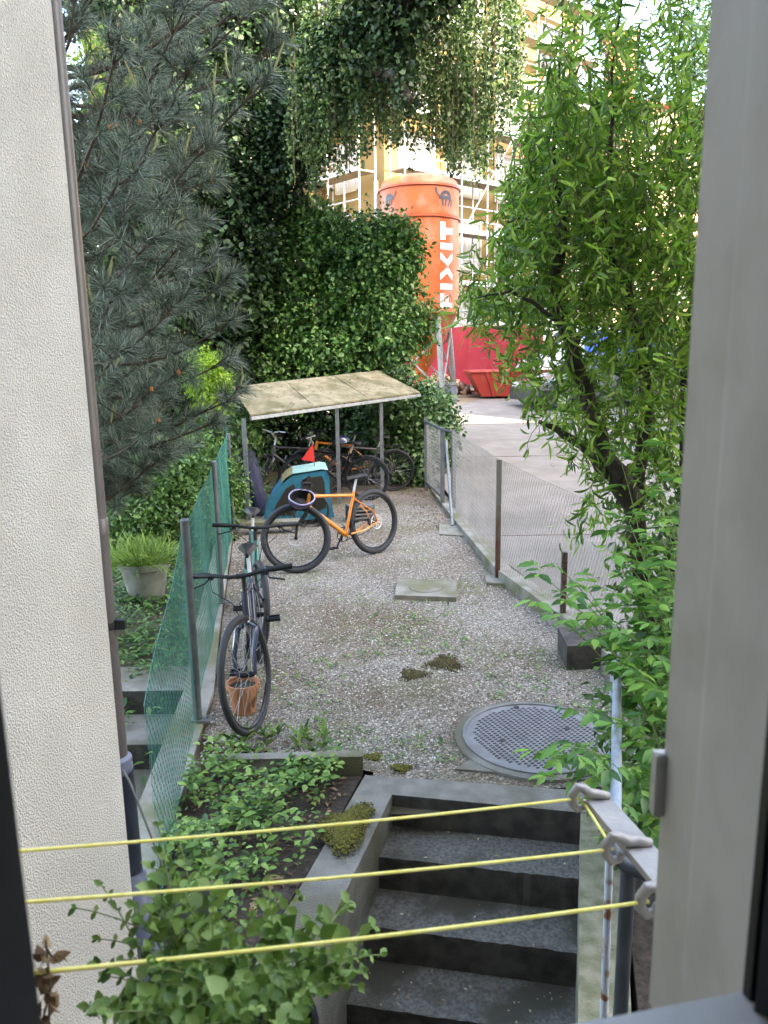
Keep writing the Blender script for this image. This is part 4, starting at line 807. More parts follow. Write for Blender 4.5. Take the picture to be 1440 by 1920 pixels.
# lower building and chimney
fb = thing('background_house', 'peach coloured house with a tiled roof beyond the scaffolded building', 'house'); o = Vector((14, 48, 0)); d2 = Vector((.93, .36, 0)); n2 = Vector((.36, -.93, 0))
q = [o, o+d2*24, o+d2*24-n2*12, o-n2*12]; b = MB(); b.prism([(p.x, p.y) for p in q], 0, 16.2); b.build('wall', M['farb'], fb, False)
b = MB(); r0_, r1_ = o-n2*6+Vector((0, 0, 18.6)), o+d2*24-n2*6+Vector((0, 0, 18.6)); e = [o+n2*.5+Vector((0, 0, 16.1)), o+d2*24+n2*.5+Vector((0, 0, 16.1)), o+d2*24-n2*12.5+Vector((0, 0, 16.1)), o-n2*12.5+Vector((0, 0, 16.1))]
b.add(e+[r0_, r1_], [(0, 1, 5, 4), (2, 3, 4, 5), (3, 0, 4), (1, 2, 5), (3, 2, 1, 0)]); rfo = b.build('roof', M['tiles'], fb, False)
cpos = V(1160, 150, 50); b = MB(); b.box((cpos.x, 50, 17.6), (1.5, 1.2, 5.2)); b.box((cpos.x, 50, 20.25), (1.75, 1.45, .25)); b.build('chimney', M['brick'], rfo, False)
for fl_ in range(5):
    for s in (2, 5, 8, 11, 14): p = o+d2*s; b = MB(); z0 = 2+fl_*2.9; b.slab([p-d2*.6+Vector((0, 0, z0)), p+d2*.6+Vector((0, 0, z0)), p+d2*.6+Vector((0, 0, z0+1.7)), p-d2*.6+Vector((0, 0, z0+1.7))], n2*.04); b.build('window', M['glassd'], fb, False)
# unseen block added on the right to shade the yard, silo and facade
nb = thing('shade_block', 'tall cream shade block added to the right of the lane, outside the window view', 'building')
b = MB(); b.box((19.5, 17.5, 10.2), (12, 17, 21)); b.build('wall', M['housewall'], nb, False)
b = MB(); b.box((19.5, 17.5, 20.9), (12.6, 17.6, .4)); b.build('roof', M['tiles'], nb, False)
for fl_ in range(6):
    for y in (11, 14, 17, 20, 23): b = MB(); b.box((13.485, y, 2+fl_*2.8), (.05, 1.3, 1.6)); b.build('window', M['glassd'], nb, False)

# ============================================================ VEGETATION
# pine
pn = thing('pine_tree', 'blue grey long needled pine with branches reaching in from the left', 'pine tree')
tb = Vector((V(110, 900, 6.4).x, 6.4, -.1)); b = MB(); tpts = [tb+Vector((math.sin(i*.9)*.04, math.cos(i*1.3)*.04, i*.6)) for i in range(15)]; b.tube(tpts, lin(.13, .05, 15), 12)
NP, ND, NL = [], [], []; nsh = 0; ncn = 0
def tuft(p, d, ln, dens, nl):
    d = d.normalized(); n = int(dens*ln/.05)
    t = rng.random(n); base = np.array(p)[None]+np.array(d)[None]*(t*ln)[:, None]; rr = unit(rng.standard_normal((n, 3))); dv_ = np.array(d)[None]; rr = rr-dv_*np.sum(rr*dv_, 1, keepdims=True)
    ND.append(unit(unit(rr)*rng.uniform(.5, 1.1, n)[:, None]+dv_*rng.uniform(.35, 1.0, n)[:, None])); NP.append(base); NL.append(nl*rng.uniform(.75, 1.1, n))
targets = []
for i in range(64):
    zz = random.uniform(1.15, 5.6); az = random.uniform(-2.7, 1.2); ln = random.uniform(.7, 1.35)*(1.0 if zz > 2.5 else .75)
    targets.append((zz, az, ln))
# long arms that reach into the view
arms = [((520, 120, 5.3)), ((500, 40, 5.6)), ((505, 190, 5.0)), ((420, 290, 4.9)), ((400, 350, 5.1)), ((370, 420, 4.7)), ((430, 560, 5.2)), ((455, 620, 5.3)), ((480, 745, 5.6)), ((440, 690, 5.4)), ((300, 480, 4.4)), ((330, 250, 4.4)), ((260, 350, 4.2)), ((350, 600, 4.8)), ((260, 560, 4.4)), ((300, 760, 5.0)), ((420, 800, 5.9)), ((300, 830, 5.2)), ((450, 0, 5.0)), ((380, 60, 4.6)), ((260, 120, 4.3)), ((390, 150, 4.8)), ((360, 710, 4.9)), ((250, 680, 4.4)), ((520, 10, 5.8))]
segs = []
for px, py, yd in arms: segs.append((V(px-45, py, yd), True))
for zz, az, ln in targets: segs.append((Vector((tb.x+ln*math.cos(az), tb.y+ln*math.sin(az), zz+ln*.05)), False))
for e, arm in segs:
    s = Vector((tb.x, tb.y, max(.9, e.z-(e-tb).length*random.uniform(-.02, .16)))); s.z = min(s.z, 7.8); k = 7; pts = []
    for i in range(k+1):
        t = i/k; p = s.lerp(e, t)+Vector((0, 0, -.16*math.sin(t*math.pi)+.0))+Vector((random.uniform(-.03, .03),)*3); pts.append(p)
    b.tube(pts, lin(.026, .006, k+1), 6)
    for i in range(2, k+1):
        p = pts[i]; d = (pts[i]-pts[i-1]).normalized(); nt_ = 2 if i < k else 4
        for j in range(nt_):
            rv = Vector(rng.standard_normal(3).tolist()); rv.z = abs(rv.z)*.5; dd2 = (d*random.uniform(.7, 1.2)+rv*.5+Vector((0, 0, .12))).normalized(); tl_ = random.uniform(.12, .26)
            b.tube([p, p+dd2*tl_], [.006, .003], 4); tuft(p+dd2*tl_*.5, dd2, tl_*.5, 44, .155)
            if arm and random.random() < .07 and nsh < 40: nsh += 1; q0 = p+dd2*tl_; SH = MB(); SH.tube([q0, q0+dd2*.04+Vector((0, 0, .04)), q0+dd2*.07+Vector((random.uniform(-.03, .03), 0, .11))], [.007, .008, .004], 6); SH.build('young_shoot', M['bud'], pn)
            elif arm and random.random() < .04 and ncn < 20: ncn += 1; q0 = p+dd2*tl_; CN = MB(); CN.lathe([(.001, -.02), (.014, -.005), (.012, .012), (.001, .025)], q0, 8); CN.build('pollen_cone', M['budo'], pn)
        tuft(pts[i-1], d, (pts[i]-pts[i-1]).length, 5, .11)
b.build('trunk', M['barkp'], pn)
NP = np.concatenate(NP); ND = np.concatenate(ND); NL = np.concatenate(NL); n = len(NP); sd_ = unit(np.cross(ND, rng.standard_normal((n, 3))))
bend = rng.standard_normal((n, 3))*.008-np.array([0, 0, .006]); w0 = .0015
mid = NP+ND*(NL*.55)[:, None]; tip = NP+ND*NL[:, None]+bend
vs = np.stack([NP-sd_*w0, NP+sd_*w0, mid-sd_*w0*.9, mid+sd_*w0*.9, tip], 1); idx = (np.arange(n)*5)[:, None, None]
fs = (np.array([(0, 1, 3), (0, 3, 2), (2, 3, 4)])[None]+idx).reshape(-1, 3)
npmesh('needles', vs.reshape(-1, 3), fs, M['needle'], pn)
print('needles', n)

# ivy covered leaning tree
iv = thing('ivy_covered_tree', 'leaning tree smothered in dark ivy behind the bike shelter', 'ivy tree')
path = [V(430, 800, 15), V(440, 650, 15), V(455, 500, 15), V(480, 380, 15), V(530, 270, 15), V(585, 195, 14.6), V(640, 120, 13.8), V(700, 60, 13), V(770, -10, 12.4), V(840, -120, 12.2), V(900, -260, 12.2)]
br2 = [V(530, 270, 15), V(470, 150, 15.4), V(450, 0, 15.8), V(440, -200, 16)]; br3 = [V(640, 120, 13.8), V(700, 130, 12.6), V(745, 150, 12.2), V(770, 190, 12)]
limbs('trunk', [(path, lin(.3, .12, len(path))), (br2, lin(.18, .08, 4)), (br3, lin(.15, .06, 4))], M['bark'], iv)
ell = []
def along(pts, r0, r1, dens=3):
    out = []
    for i in range(len(pts)-1):
        for k in range(dens): t = k/dens; p = pts[i].lerp(pts[i+1], t); r = r0+(r1-r0)*(i+t)/(len(pts)-1); out.append((p.x+random.uniform(-.15, .15), p.y+random.uniform(-.2, .2), p.z+random.uniform(-.15, .15), r*random.uniform(.8, 1.2), r*.9, r*random.uniform(.9, 1.2)))
    return out
ell = along(path, .85, .34)+along(br2, .45, .4)+along(br3, .22, .10)
crown('ivy_leaves', ell, 7000, 9, .09, .085, .85, M['ivy'], iv, 'ov' if False else 'di', lump=.22, inner=.25)
# hornbeam bush behind the shelter
hbz = thing('hornbeam_bush', 'large rounded green bush rising behind the bike shelter roof', 'bush')
E = []
for px, py, yd, rx, rz in ((640, 560, 15.5, 1.1, 1.05), (560, 600, 15.2, .95, 1.05), (705, 560, 15.2, .72, .98), (600, 480, 15.6, .75, .62), (690, 480, 15.3, .6, .55), (500, 640, 15.4, .9, .9), (735, 620, 14.9, .40, .7), (640, 670, 14.9, 1.0, .7), (540, 700, 14.9, 1.0, .7), (725, 500, 15.1, .36, .45), (620, 430, 15.6, .38, .35)):
    p = V(px, py, yd); E.append((p.x, p.y, p.z, rx, .9, rz))
for k in range(46):
    a = random.uniform(-.5, 3.6); px = 628+158*math.cos(a)*random.uniform(.85, 1.12); py = 560-150*math.sin(a)*random.uniform(.85, 1.1)
    if px > 768 and py < 600: continue
    p = V(px, py, random.uniform(14.6, 15.6)); r = random.uniform(.10, .30); E.append((p.x, p.y, p.z, r, r, r*random.uniform(.8, 1.7)))
crown('leaves', E, 6800, 9, .11, .095, .62, M['horn'], hbz, 'di', lump=.38, inner=.3)
t0 = V(640, 800, 15.6); limbs('trunk', [([Vector((t0.x, 15.6, .1)), Vector((t0.x+.1, 15.6, 1.5)), Vector((t0.x, 15.6, 3.6))], [.12, .09, .02])]+[([Vector((t0.x, 15.6, .8)), Vector((t0.x+random.uniform(-1.4, 1.4), 15.4, 2.8))], [.06, .015]) for _ in range(6)], M['bark'], hbz)
# shelter hedge with shade put into its dark leaves; plain hedge on the right
hg = thing('ivy_hedge', 'bright leafy hedge between the bike shelter roof end and the gate', 'hedge')
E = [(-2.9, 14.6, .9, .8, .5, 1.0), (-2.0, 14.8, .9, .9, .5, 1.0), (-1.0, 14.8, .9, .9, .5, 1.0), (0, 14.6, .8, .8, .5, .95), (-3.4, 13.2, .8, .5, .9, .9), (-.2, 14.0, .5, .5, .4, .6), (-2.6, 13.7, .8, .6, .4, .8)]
hd = thing('shade_toned_hedge', 'near black hedge behind the bikes under the shelter, its shade put into the leaf colour', 'hedge')
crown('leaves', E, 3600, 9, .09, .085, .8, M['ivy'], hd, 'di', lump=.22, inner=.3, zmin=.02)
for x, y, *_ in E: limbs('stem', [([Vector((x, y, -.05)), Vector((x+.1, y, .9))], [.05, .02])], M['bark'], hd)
E = [(.15, 13.7, .75, .55, .6, .85), (.45, 13.4, .7, .5, .5, .8), (.75, 13.6, .85, .5, .6, .82), (.85, 14.3, .85, .45, .7, .8), (.25, 14.2, 1.3, .5, .5, .6), (.9, 14.9, .6, .4, .6, .6), (.62, 13.1, .35, .35, .35, .4)]
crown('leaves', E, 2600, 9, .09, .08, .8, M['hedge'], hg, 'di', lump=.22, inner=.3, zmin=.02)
for x, y, *_ in E: limbs('stem', [([Vector((x, y, -.05)), Vector((x+.1, y, .9))], [.05, .02])], M['bark'], hg)
# birch
bi = thing('birch_tree', 'tall weeping birch with hanging strands above the orange silo', 'birch tree')
bt = Vector((V(560, 600, 20).x-1.5, 17, 0)); tp_ = [Vector((bt.x, 17, -.1)), Vector((bt.x+.2, 17, 4)), Vector((bt.x+.6, 17, 8)), Vector((bt.x+1.0, 16.8, 12))]
paths = [(tp_, lin(.3, .1, 4))]; STR = []
def strand(px, py, yd, ln, dens=1.0):
    p = V(px, py, yd); n = int(ln*46*dens); t = rng.random(n); sw = rng.normal(0, .05, 2)
    P = np.array(p)[None]+np.stack([sw[0]*t*ln*2+.045*rng.standard_normal(n), sw[1]*t*ln+.045*rng.standard_normal(n), -t*ln+0*t], 1); STR.append(P)
tw_ = MB()
def low(px): return float(np.interp(px, [500, 540, 570, 600, 640, 700, 760, 800, 830, 870, 920, 950, 975, 1000], [150, 330, 370, 340, 310, 250, 250, 270, 290, 310, 335, 300, 200, 60]))
bump_ = [random.gauss(0, 38) for _ in range(40)]
for k in range(680):
    px = random.uniform(515, 985); yd = random.uniform(12.5, 16.5) if px > 640 else (random.uniform(12.6, 14) if random.random() < .35 and px > 540 else random.uniform(15.8, 17.5)); ln = random.uniform(.6, 1.9); lo_ = low(px)+min(12, bump_[int((px-500)/16)])-abs(random.gauss(0, 1))*95*(2.2 if random.random() < .5 else .6)
    if px < 640 and random.random() < .45: continue
    if px > 925 and random.random() < .6: continue
    py0 = lo_-ln*1450/yd; strand(px, py0, yd, ln, 1.15); 
    if k % 2 == 0: p = V(px, py0, yd); tw_.tube([p, p-Vector((0, 0, ln))], .006, 3)
for k in range(520):
    px = random.uniform(500, 960); py = random.uniform(-260, 120)+random.choice((0, 0, 60)); yd = random.uniform(12.5, 16.5) if px > 600 else (random.uniform(12.6, 14) if random.random() < .5 and px > 545 else random.uniform(15.6, 17.5)); strand(px, py, yd, random.uniform(.5, 1.3), 1.15)
for px, py in ((680, -20), (740, 60), (800, 0), (860, 20), (900, -60), (940, 60), (640, 40), (780, 140), (860, 160)):
    e = V(px, py, 15); s = tp_[2].lerp(tp_[3], random.random()); paths.append(([s, s.lerp(e, .5)+Vector((0, 0, .6)), e], [.09, .05, .015]))
limbs('trunk', paths, M['barkb'], bi); tw_.build('twigs', M['twig'], bi)['kind'] = 'stuff'
P = np.concatenate(STR); n = len(P); D = rng.standard_normal((n, 3))*.6-np.array([0, 0, .7]); leaves('leaves', P, D, rng.standard_normal((n, 3))*.8+np.array([0, -.2, .5]), .064, .72, M['birch'], bi, 'di'); print('birch', n)
# trees far left behind pine
dl = thing('dark_garden_tree', 'shaded broadleaf tree filling the gap behind the pine branches', 'tree'); E = []
for px, py, yd, r in ((180, 500, 13, 1.6), (300, 620, 14, 1.6), (380, 500, 14.5, 1.4), (200, 330, 14, 1.3), (330, 330, 15, 1.4), (430, 60, 16, 1.5), (330, 0, 16, 1.5), (300, 760, 12.5, 1.0), (210, 700, 12, 1.1), (400, 200, 15.5, 1.2), (230, -60, 14.5, 1.2)): p = V(px, py, yd); E.append((p.x, p.y, p.z, r, r*.8, r*.9))
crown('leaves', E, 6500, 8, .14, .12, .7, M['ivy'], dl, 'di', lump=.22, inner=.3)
t0 = V(300, 760, 14); limbs('trunk', [([Vector((t0.x, 14, -.1)), Vector((t0.x, 14, 3)), Vector((t0.x+.2, 14, 6.5))], [.22, .16, .06])], M['bark'], dl)
for i, (px, py, yd, r, lab) in enumerate(((205, 140, 12.5, .55, 'bright yellow green foliage with sunlight put into its colour, high behind the pine, near the stucco wall'), (388, 705, 10.5, .28, 'small lime green conifer with sunlight put into its colour, between the pine and the shelter roof'))):
    T = thing('lime_bush' if i else 'sunlit_foliage', lab, 'bush' if i else 'tree'); p = V(px, py, yd); E = [(p.x, p.y, p.z, r, r, r*1.0), (p.x+r*.3, p.y, p.z-r*.9, r*.7, r*.7, r*.8)]
    crown('leaves', E, 420 if not i else 380, 8, .06, .06, .5, M['lime'], T, 'di'); limbs('trunk', [([Vector((p.x, p.y+.2, -.1)), p], [.08, .02])], M['bark'], T)
# bushes behind the green fence
gb = thing('garden_shrub', 'mid green garden shrub behind the green fence above the grass pot', 'shrub'); E = []
for px, py, yd, r in ((300, 900, 9, .55), (360, 880, 9.5, .5), (260, 950, 8.6, .5), (330, 960, 8.8, .5), (250, 870, 9, .45), (390, 920, 9.8, .45), (230, 1010, 8.3, .35), (420, 820, 11, .5), (380, 1000, 9.2, .35)): p = V(px, py, yd); E.append((p.x, p.y, p.z, r, r, r*.8))
crown('leaves', E, 2600, 9, .06, .07, .45, M['garden'], gb, 'di', lump=.2, inner=.35, zmin=-.05)
for e in E: limbs('stem', [([Vector((e[0], e[1], -.1)), Vector(e[:3])], [.03, .01])], M['twig'], gb)
ch = thing('fence_climber', 'thin green climber on the far end of the green fence beside the shelter post', 'climber'); E = []
for px, py, yd, r in ((425, 860, 10.6, .16), (432, 920, 10.6, .16), (440, 960, 10.5, .14), (470, 900, 11.2, .2), (475, 950, 11.2, .22), (460, 990, 10.6, .15), (500, 985, 10.8, .14)): p = V(px, py, yd); E.append((p.x, p.y, p.z, r, r, r*1.6))
crown('leaves', E, 420, 8, .05, .06, .5, M['garden'], ch, 'di', zmin=0.0)
for e in E: limbs('stem', [([Vector((e[0], e[1], -.05)), Vector(e[:3])], [.012, .006])], M['twig'], ch)

# corkscrew willow
wl_ = thing('willow_tree', 'corkscrew willow with curly bright leaves over the lane at the right', 'willow tree'); Y = 3.75
def W(px, py, dy=0): return V(px, py, Y+dy)
base = W(1275, 1470); base.z = -.05
mains = [([base, W(1225, 1200), W(1200, 1050), W(1188, 940), W(1160, 900)], [.075, .07, .065, .06, .055]),
 ([W(1188, 960), W(1150, 895), W(1090, 835), W(1045, 805), W(1010, 790)], [.045, .04, .03, .022, .012]),
 ([W(1165, 905), W(1130, 840), W(1105, 760), W(1078, 680), W(1050, 580), W(1048, 480), W(1052, 380), W(1040, 250), W(1050, 120), W(1060, -80)], [.055, .05, .048, .045, .042, .036, .022, .010, .006, .003]),
 ([W(1190, 940, .1), W(1215, 800, .1), W(1208, 690, .1), W(1178, 570, .05), W(1140, 450), W(1125, 380), W(1150, 200), W(1165, 0), W(1150, -150)], [.05, .045, .04, .036, .028, .018, .009, .006, .003]),
 ([W(1225, 1150, .2), W(1290, 950, .3), W(1285, 750, .3), W(1300, 560, .3), W(1290, 380, .3), W(1270, 150, .3)], [.05, .045, .034, .022, .012, .005]),
 ([W(1085, 700), W(1075, 640, -.1), W(1015, 580, -.15), W(960, 545, -.2), W(890, 560, -.2)], [.02, .016, .012, .008, .004]),
 ([W(1050, 470), W(1010, 430), W(975, 400), W(950, 420)], [.018, .012, .008, .004])]
def wobp(pts, r):
    o, q = [], []
    for i in range(len(pts)-1):
        for k in range(3):
            t = k/3; o.append(pts[i].lerp(pts[i+1], t)+Vector((random.gauss(0, .012), random.gauss(0, .012), random.gauss(0, .006)))*(1 if k else .2)); q.append((r[i]+(r[i+1]-r[i])*t)*random.uniform(.92, 1.1)*.78)
    return o+[pts[-1]], q+[r[-1]*.78]
limbs('trunk', [wobp(*m_) for m_ in mains], M['bark'], wl_, 10)
WP, WD = [], []; tw_ = MB()
def dens(px, py):
    if py < 110: return .20 if 1075 < px else .03
    if py < 260: return .55 if px > 1015 else .08
    if px < 930: return .9 if 520 < py < 620 else 0.05
    if px < 1045 and 640 < py < 770: return .12
    if 600 < py < 770: return .75
    if px < 1000: return .75 if 300 < py < 640 else (.5 if py < 300 else (.35 if py < 760 else .0))
    if py > 770: return .0 if px < 1085 else .35
    return 1
lims = lambda py: float(np.interp(py, [0, 150, 330, 480, 520, 560, 620, 700, 800, 900, 1000], [1030, 1000, 960, 935, 880, 860, 950, 940, 985, 1050, 1080]))
cnt = 0
while cnt < 1420:
    px = random.uniform(860, 1350); py = random.uniform(-200, 900)
    if px < lims(max(0, py)) or random.random() > dens(px, py): continue
    cnt += 1; dy = random.uniform(-.30, .95)
    p = W(px, py, dy); d = Vector((random.uniform(-.5, .4), random.uniform(-.4, .4), -.8 if random.random() < .5 else .8)).normalized(); ln = random.uniform(.10, .30); pts = [p]; q = p.copy()
    a = random.random()*6
    for i in range(7):
        a += 1.3; q = q+d*(ln/7)+Vector((math.cos(a), math.sin(a), 0))*.012; pts.append(q.copy())
    tw_.tube(pts, lin(.0028, .0012, 8), 4)
    for i in range(1, 8):
        for j in range(2 if i < 7 else 3):
            WP.append(tuple(pts[i])); a2 = random.random()*6.28; WD.append((math.cos(a2)*.6+d.x*.4, math.sin(a2)*.6, -.45+random.uniform(-.5, .7)))
for px, py, n_ in ((905, 560, 30), (880, 590, 16), (935, 575, 22), (925, 640, 14), (945, 700, 16), (955, 640, 12), (1000, 770, 12), (1000, 720, 5), (1045, 770, 22), (1060, 830, 22), (1100, 960, 30), (1085, 1000, 20), (1130, 950, 24), (1160, 1010, 20)):
    for k in range(n_): p = W(px+random.gauss(0, 16), py+random.gauss(0, 18), random.uniform(-.3, .2)); WP.append(tuple(p)); WD.append((random.uniform(-.5, .5), random.uniform(-.5, .5), -.9))
curly('leaves', WP, WD, .073, .165, M['willow'], wl_, curl=3.2); tw_.build('twigs', M['twig'], wl_)['kind'] = 'stuff'; print('willow', len(WP))
# distant tree at upper right
ft = thing('distant_tree', 'blue green tree top against the sky at the upper right corner', 'tree'); p = V(1325, 60, 30); E = [(p.x, p.y, p.z, 1.1, 1, 1.2), (p.x-.5, p.y, p.z-1.0, .8, .8, .9), (p.x+1.5, p.y, p.z+1, 1.5, 1, 1.6)]
crown('leaves', E, 900, 6, .18, .14, .5, M['garden'], ft, 'di', lump=.4, inner=.2); limbs('trunk', [([Vector((p.x+1, p.y, .5)), Vector((p.x+.5, p.y, p.z))], [.3, .08])], M['bark'], ft)

# leafy shrub at right, compound leaves on arching stems
sr = thing('arching_shrub', 'bright leafy shrub with arching compound stems beside the window frame', 'shrub'); LP, LD, LN = [], [], []; sm = MB()
root = Vector((1.42, 3.0, 0))
ends = []
for px, py, yd in ((1020, 1080, 3.1), (1050, 1065, 3.2), (1010, 1130, 3.0), (1090, 1120, 3.0), (1150, 1110, 3.1), (1180, 1060, 3.2), (1170, 1180, 2.9), (1200, 1200, 2.8), (1230, 1120, 3), (1220, 1010, 3.2), (1180, 980, 3.3), (1240, 920, 3.3), (1200, 860, 3.5), (1160, 850, 3.6), (1250, 840, 3.4), (1270, 1000, 3.1), (1260, 1180, 2.8), (1230, 1290, 2.7), (1220, 1400, 2.6), (1240, 1470, 2.5), (1210, 1540, 2.5), (1250, 1350, 2.6), (1070, 1400, 2.45), (1060, 1460, 2.4), (1110, 1430, 2.45), (1040, 1420, 2.5), (1240, 1240, 2.7), (1130, 1160, 2.95), (1150, 1040, 3.1), (1200, 1470, 2.5), (1210, 1100, 3.0), (1190, 1260, 2.7), (1240, 1060, 3.0), (1070, 1160, 2.9)): ends.append(V(px, py, yd))
for e in ends+[e+Vector((random.uniform(.0, .25), random.uniform(0, .35), random.uniform(-.25, .1))) for e in ends[3:24]]:
    s = root+Vector((random.uniform(-.2, .25), random.uniform(-.25, .3), 0)); mid_ = s.lerp(e, .55)+Vector((.05, .02, .22)); pts = []
    for i in range(9): t = i/8; pts.append(s*(1-t)**2+mid_*2*t*(1-t)+e*t*t)
    sm.tube(pts, lin(.0055, .0015, 9), 5)
    for i in range(4, 9):
        d = (pts[i]-pts[i-1]).normalized(); sdv = d.cross(Vector((0, 0, 1))).normalized()
        for s_ in (-1, 1):
            rd = (d*.5+sdv*s_*.8+Vector((0, 0, random.uniform(-.35, .15)))).normalized(); rl = random.uniform(.05, .10); q = pts[i]+rd*rl; sm.tube([pts[i], q], .0012, 3)
            for k_, (f_, sp_) in enumerate(((.5, 1), (.5, -1), (1, 0), (.9, .9), (.9, -.9))):
                if random.random() < .15: continue
                LP.append(tuple(pts[i].lerp(q, f_))); sv = rd.cross(Vector((0, 0, 1))).normalized(); dd3 = rd*(.6+.4*(sp_ == 0))+sv*sp_*.8+Vector((0, 0, -.35)); LD.append(tuple(dd3)); LN.append((random.gauss(0, .3), random.gauss(-.25, .3), .9))
leaves('leaves', LP, LD, LN, .054, .45, M['shrub'], sr, 'ov', .35); sm.build('stems', M['stem'], sr); print('shrub', len(LP))
# darker back growth of the shrub by the frame
E = [];
for px, py, yd, r in ((1230, 1380, 3.3, .22), (1240, 1280, 3.4, .25), (1250, 1150, 3.6, .25), (1240, 1480, 3.1, .2), (1200, 1330, 3.5, .2), (1220, 1540, 2.9, .15), (1270, 1000, 3.9, .3), (1260, 880, 4.2, .3)): p = V(px, py, yd); E.append((p.x, p.y, p.z, r, r, r))
crown('inner_leaves', E, 420, 6, .05, .06, .55, M['garden'], sr, 'di', zmin=0)

# ground cover in the bed
def scatter(n, inside, xr, yr):
    out = []
    while len(out) < n:
        x, y = random.uniform(*xr), random.uniform(*yr)
        if inside(x, y): out.append((x, y))
    return out
inbed = lambda x, y: x > np.interp(y, [2.3, 3.0, 3.8], [-1.0, -.98, -1.02]) and x < -.14-(3.8-y)*.30-.02 and not (x > -.42+(y-3.3)*.35 and random.random() < .8)
pts = scatter(760, inbed, (-1.04, -.1), (2.3, 3.82)); LP, LD, LN = [], [], []
for x, y in pts:
    if math.sin(x*13+1)*math.sin(y*11+2) > .45: continue
    hgt = random.uniform(.02, .15)+.05*math.sin(x*9)*math.sin(y*8); a0 = random.random()*6
    for k in range(random.choice((3, 4, 5))):
        a = a0+k*1.5+random.uniform(-.3, .3); LP.append((x+.015*math.cos(a), y+.015*math.sin(a), hgt)); LD.append((math.cos(a), math.sin(a), random.uniform(-.1, .4))); LN.append((random.gauss(0, .3), random.gauss(0, .3), 1))
tag(leaves('ground_cover', LP, LD, LN, .036, .55, M['cover'], jit=.45), 'low bright green strawberry-like ground cover filling the bed beside the stairs', 'ground cover', kind='stuff')
LP, LD, LN = [], [], []
for k in range(26):
    x, y = random.uniform(-1.0, -.35), random.uniform(3.84, 4.25); n_ = 7
    for j in range(n_): a = random.random()*6.28; LP.append((x, y, .01)); LD.append((math.cos(a)*.6, math.sin(a)*.6, .7)); LN.append((0, 0, 1))
tag(leaves('weed_tufts', LP, LD, LN, .085, .2, M['cover']), 'pale green weeds behind the bed edging at the navy bicycle wheel', 'weeds', kind='stuff')
inyard = lambda x, y: kerb_l(y)+.08 < x < kerb_r(y)-.05 and (x-.86)**2+(y-4.13)**2 > .52**2
LP, LD, LN = [], [], []
for k in range(900):
    y = 3.9+abs(random.gauss(0, 1))*1.7
    if y > 9: continue
    x = random.gauss(.35, .7)
    if not inyard(x, y) or math.sin(x*3.1+1)*math.sin(y*2.3) < -.35+random.random()*.5: continue
    for j in range(4): a = random.random()*6.28; LP.append((x+random.gauss(0, .025), y+random.gauss(0, .025), .006)); LD.append((math.cos(a), math.sin(a), random.uniform(.1, .7))); LN.append((0, 0, 1))
tag(leaves('gravel_weeds', LP, LD, LN, .028, .5, M['cover'], None, 'di'), 'tiny green weeds sprouting through the gravel', 'weeds', kind='stuff')
# pebbles
n = 52000; y = 3.75+rng.random(n)**1.5*7.5; x = rng.uniform(-1.9, 1.7, n); kr = np.interp(y, [2, 3.5, 5.7, 7.4, 10, 12.5, 16], [1.98, 1.72, 1.44, 1.10, .92, .76, .6]); kl = np.interp(y, [2.6, 3.6, 4.8, 6.2, 9.6, 12.5, 16], [-.98, -1.06, -1.16, -1.40, -1.93, -2.5, -3.2])
k = (x < kr-.005) & (x > kl+.03) & ((x-.86)**2+(y-4.13)**2 > .505**2) & ~((y < 3.9) & (x < -.1)) & ~((x > .3) & (x < 1.25) & (y < 3.95)) & ~((x > .1) & (x < .66) & (y > 6.72) & (y < 7.28)) & ~((y < 3.83) & (x < 1.2))
x, y = x[k], y[k]; n = len(x); s = rng.uniform(.003, .0085, n)
oc = np.array([(1, 0, 0), (0, 1, 0), (-1, 0, 0), (0, -1, 0), (0, 0, .7), (0, 0, -.7)]); of = np.array([(0, 1, 4), (1, 2, 4), (2, 3, 4), (3, 0, 4)])
ang = rng.uniform(0, 6.28, n); ca, sa = np.cos(ang), np.sin(ang); q = oc[None]*s[:, None, None]*rng.uniform(.6, 1.3, (n, 1, 3)); q = np.stack([q[..., 0]*ca[:, None]-q[..., 1]*sa[:, None], q[..., 0]*sa[:, None]+q[..., 1]*ca[:, None], q[..., 2]], -1)+rng.normal(0, .0012, (n, 6, 3))
q += np.stack([x, y, np.full(n, .002)], 1)[:, None]
tag(npmesh('pebbles', q.reshape(-1, 3), (of[None]+(np.arange(n)*6)[:, None, None]).reshape(-1, 3), M['pebble']), 'loose brown and white pebbles covering the yard', 'gravel', kind='stuff')
# moss
def mossy(name, label, c, rx, ry, h_, rot=0, n=420, m='moss'):
    g = rng.standard_normal((n, 2))*.36; rr = np.hypot(g[:, 0], g[:, 1]); k = rr < .92; g, rr = g[k], rr[k]; n = len(g); wv = 1+.25*np.sin(3*np.arctan2(g[:, 1], g[:, 0])+c[0]*9)
    x_ = g[:, 0]*rx*wv; y_ = g[:, 1]*ry*wv; X = c[0]+x_*math.cos(rot)-y_*math.sin(rot); Y_ = c[1]+x_*math.sin(rot)+y_*math.cos(rot); Z = c[2]+h_*np.exp(-rr**2*1.5)
    o8 = np.array([(1, 0, 0), (0, 1, 0), (-1, 0, 0), (0, -1, 0), (0, 0, .8), (0, 0, -.8)]); f8 = np.array([(0, 1, 4), (1, 2, 4), (2, 3, 4), (3, 0, 4), (1, 0, 5), (2, 1, 5), (3, 2, 5), (0, 3, 5)])
    q = o8[None]*rng.uniform(.004, .009, n)[:, None, None]+rng.normal(0, .0015, (n, 6, 3))+np.stack([X, Y_, Z], 1)[:, None]
    return tag(npmesh(name, q.reshape(-1, 3), (f8[None]+(np.arange(n)*6)[:, None, None]).reshape(-1, 3), M[m]), label, 'moss', kind='stuff')
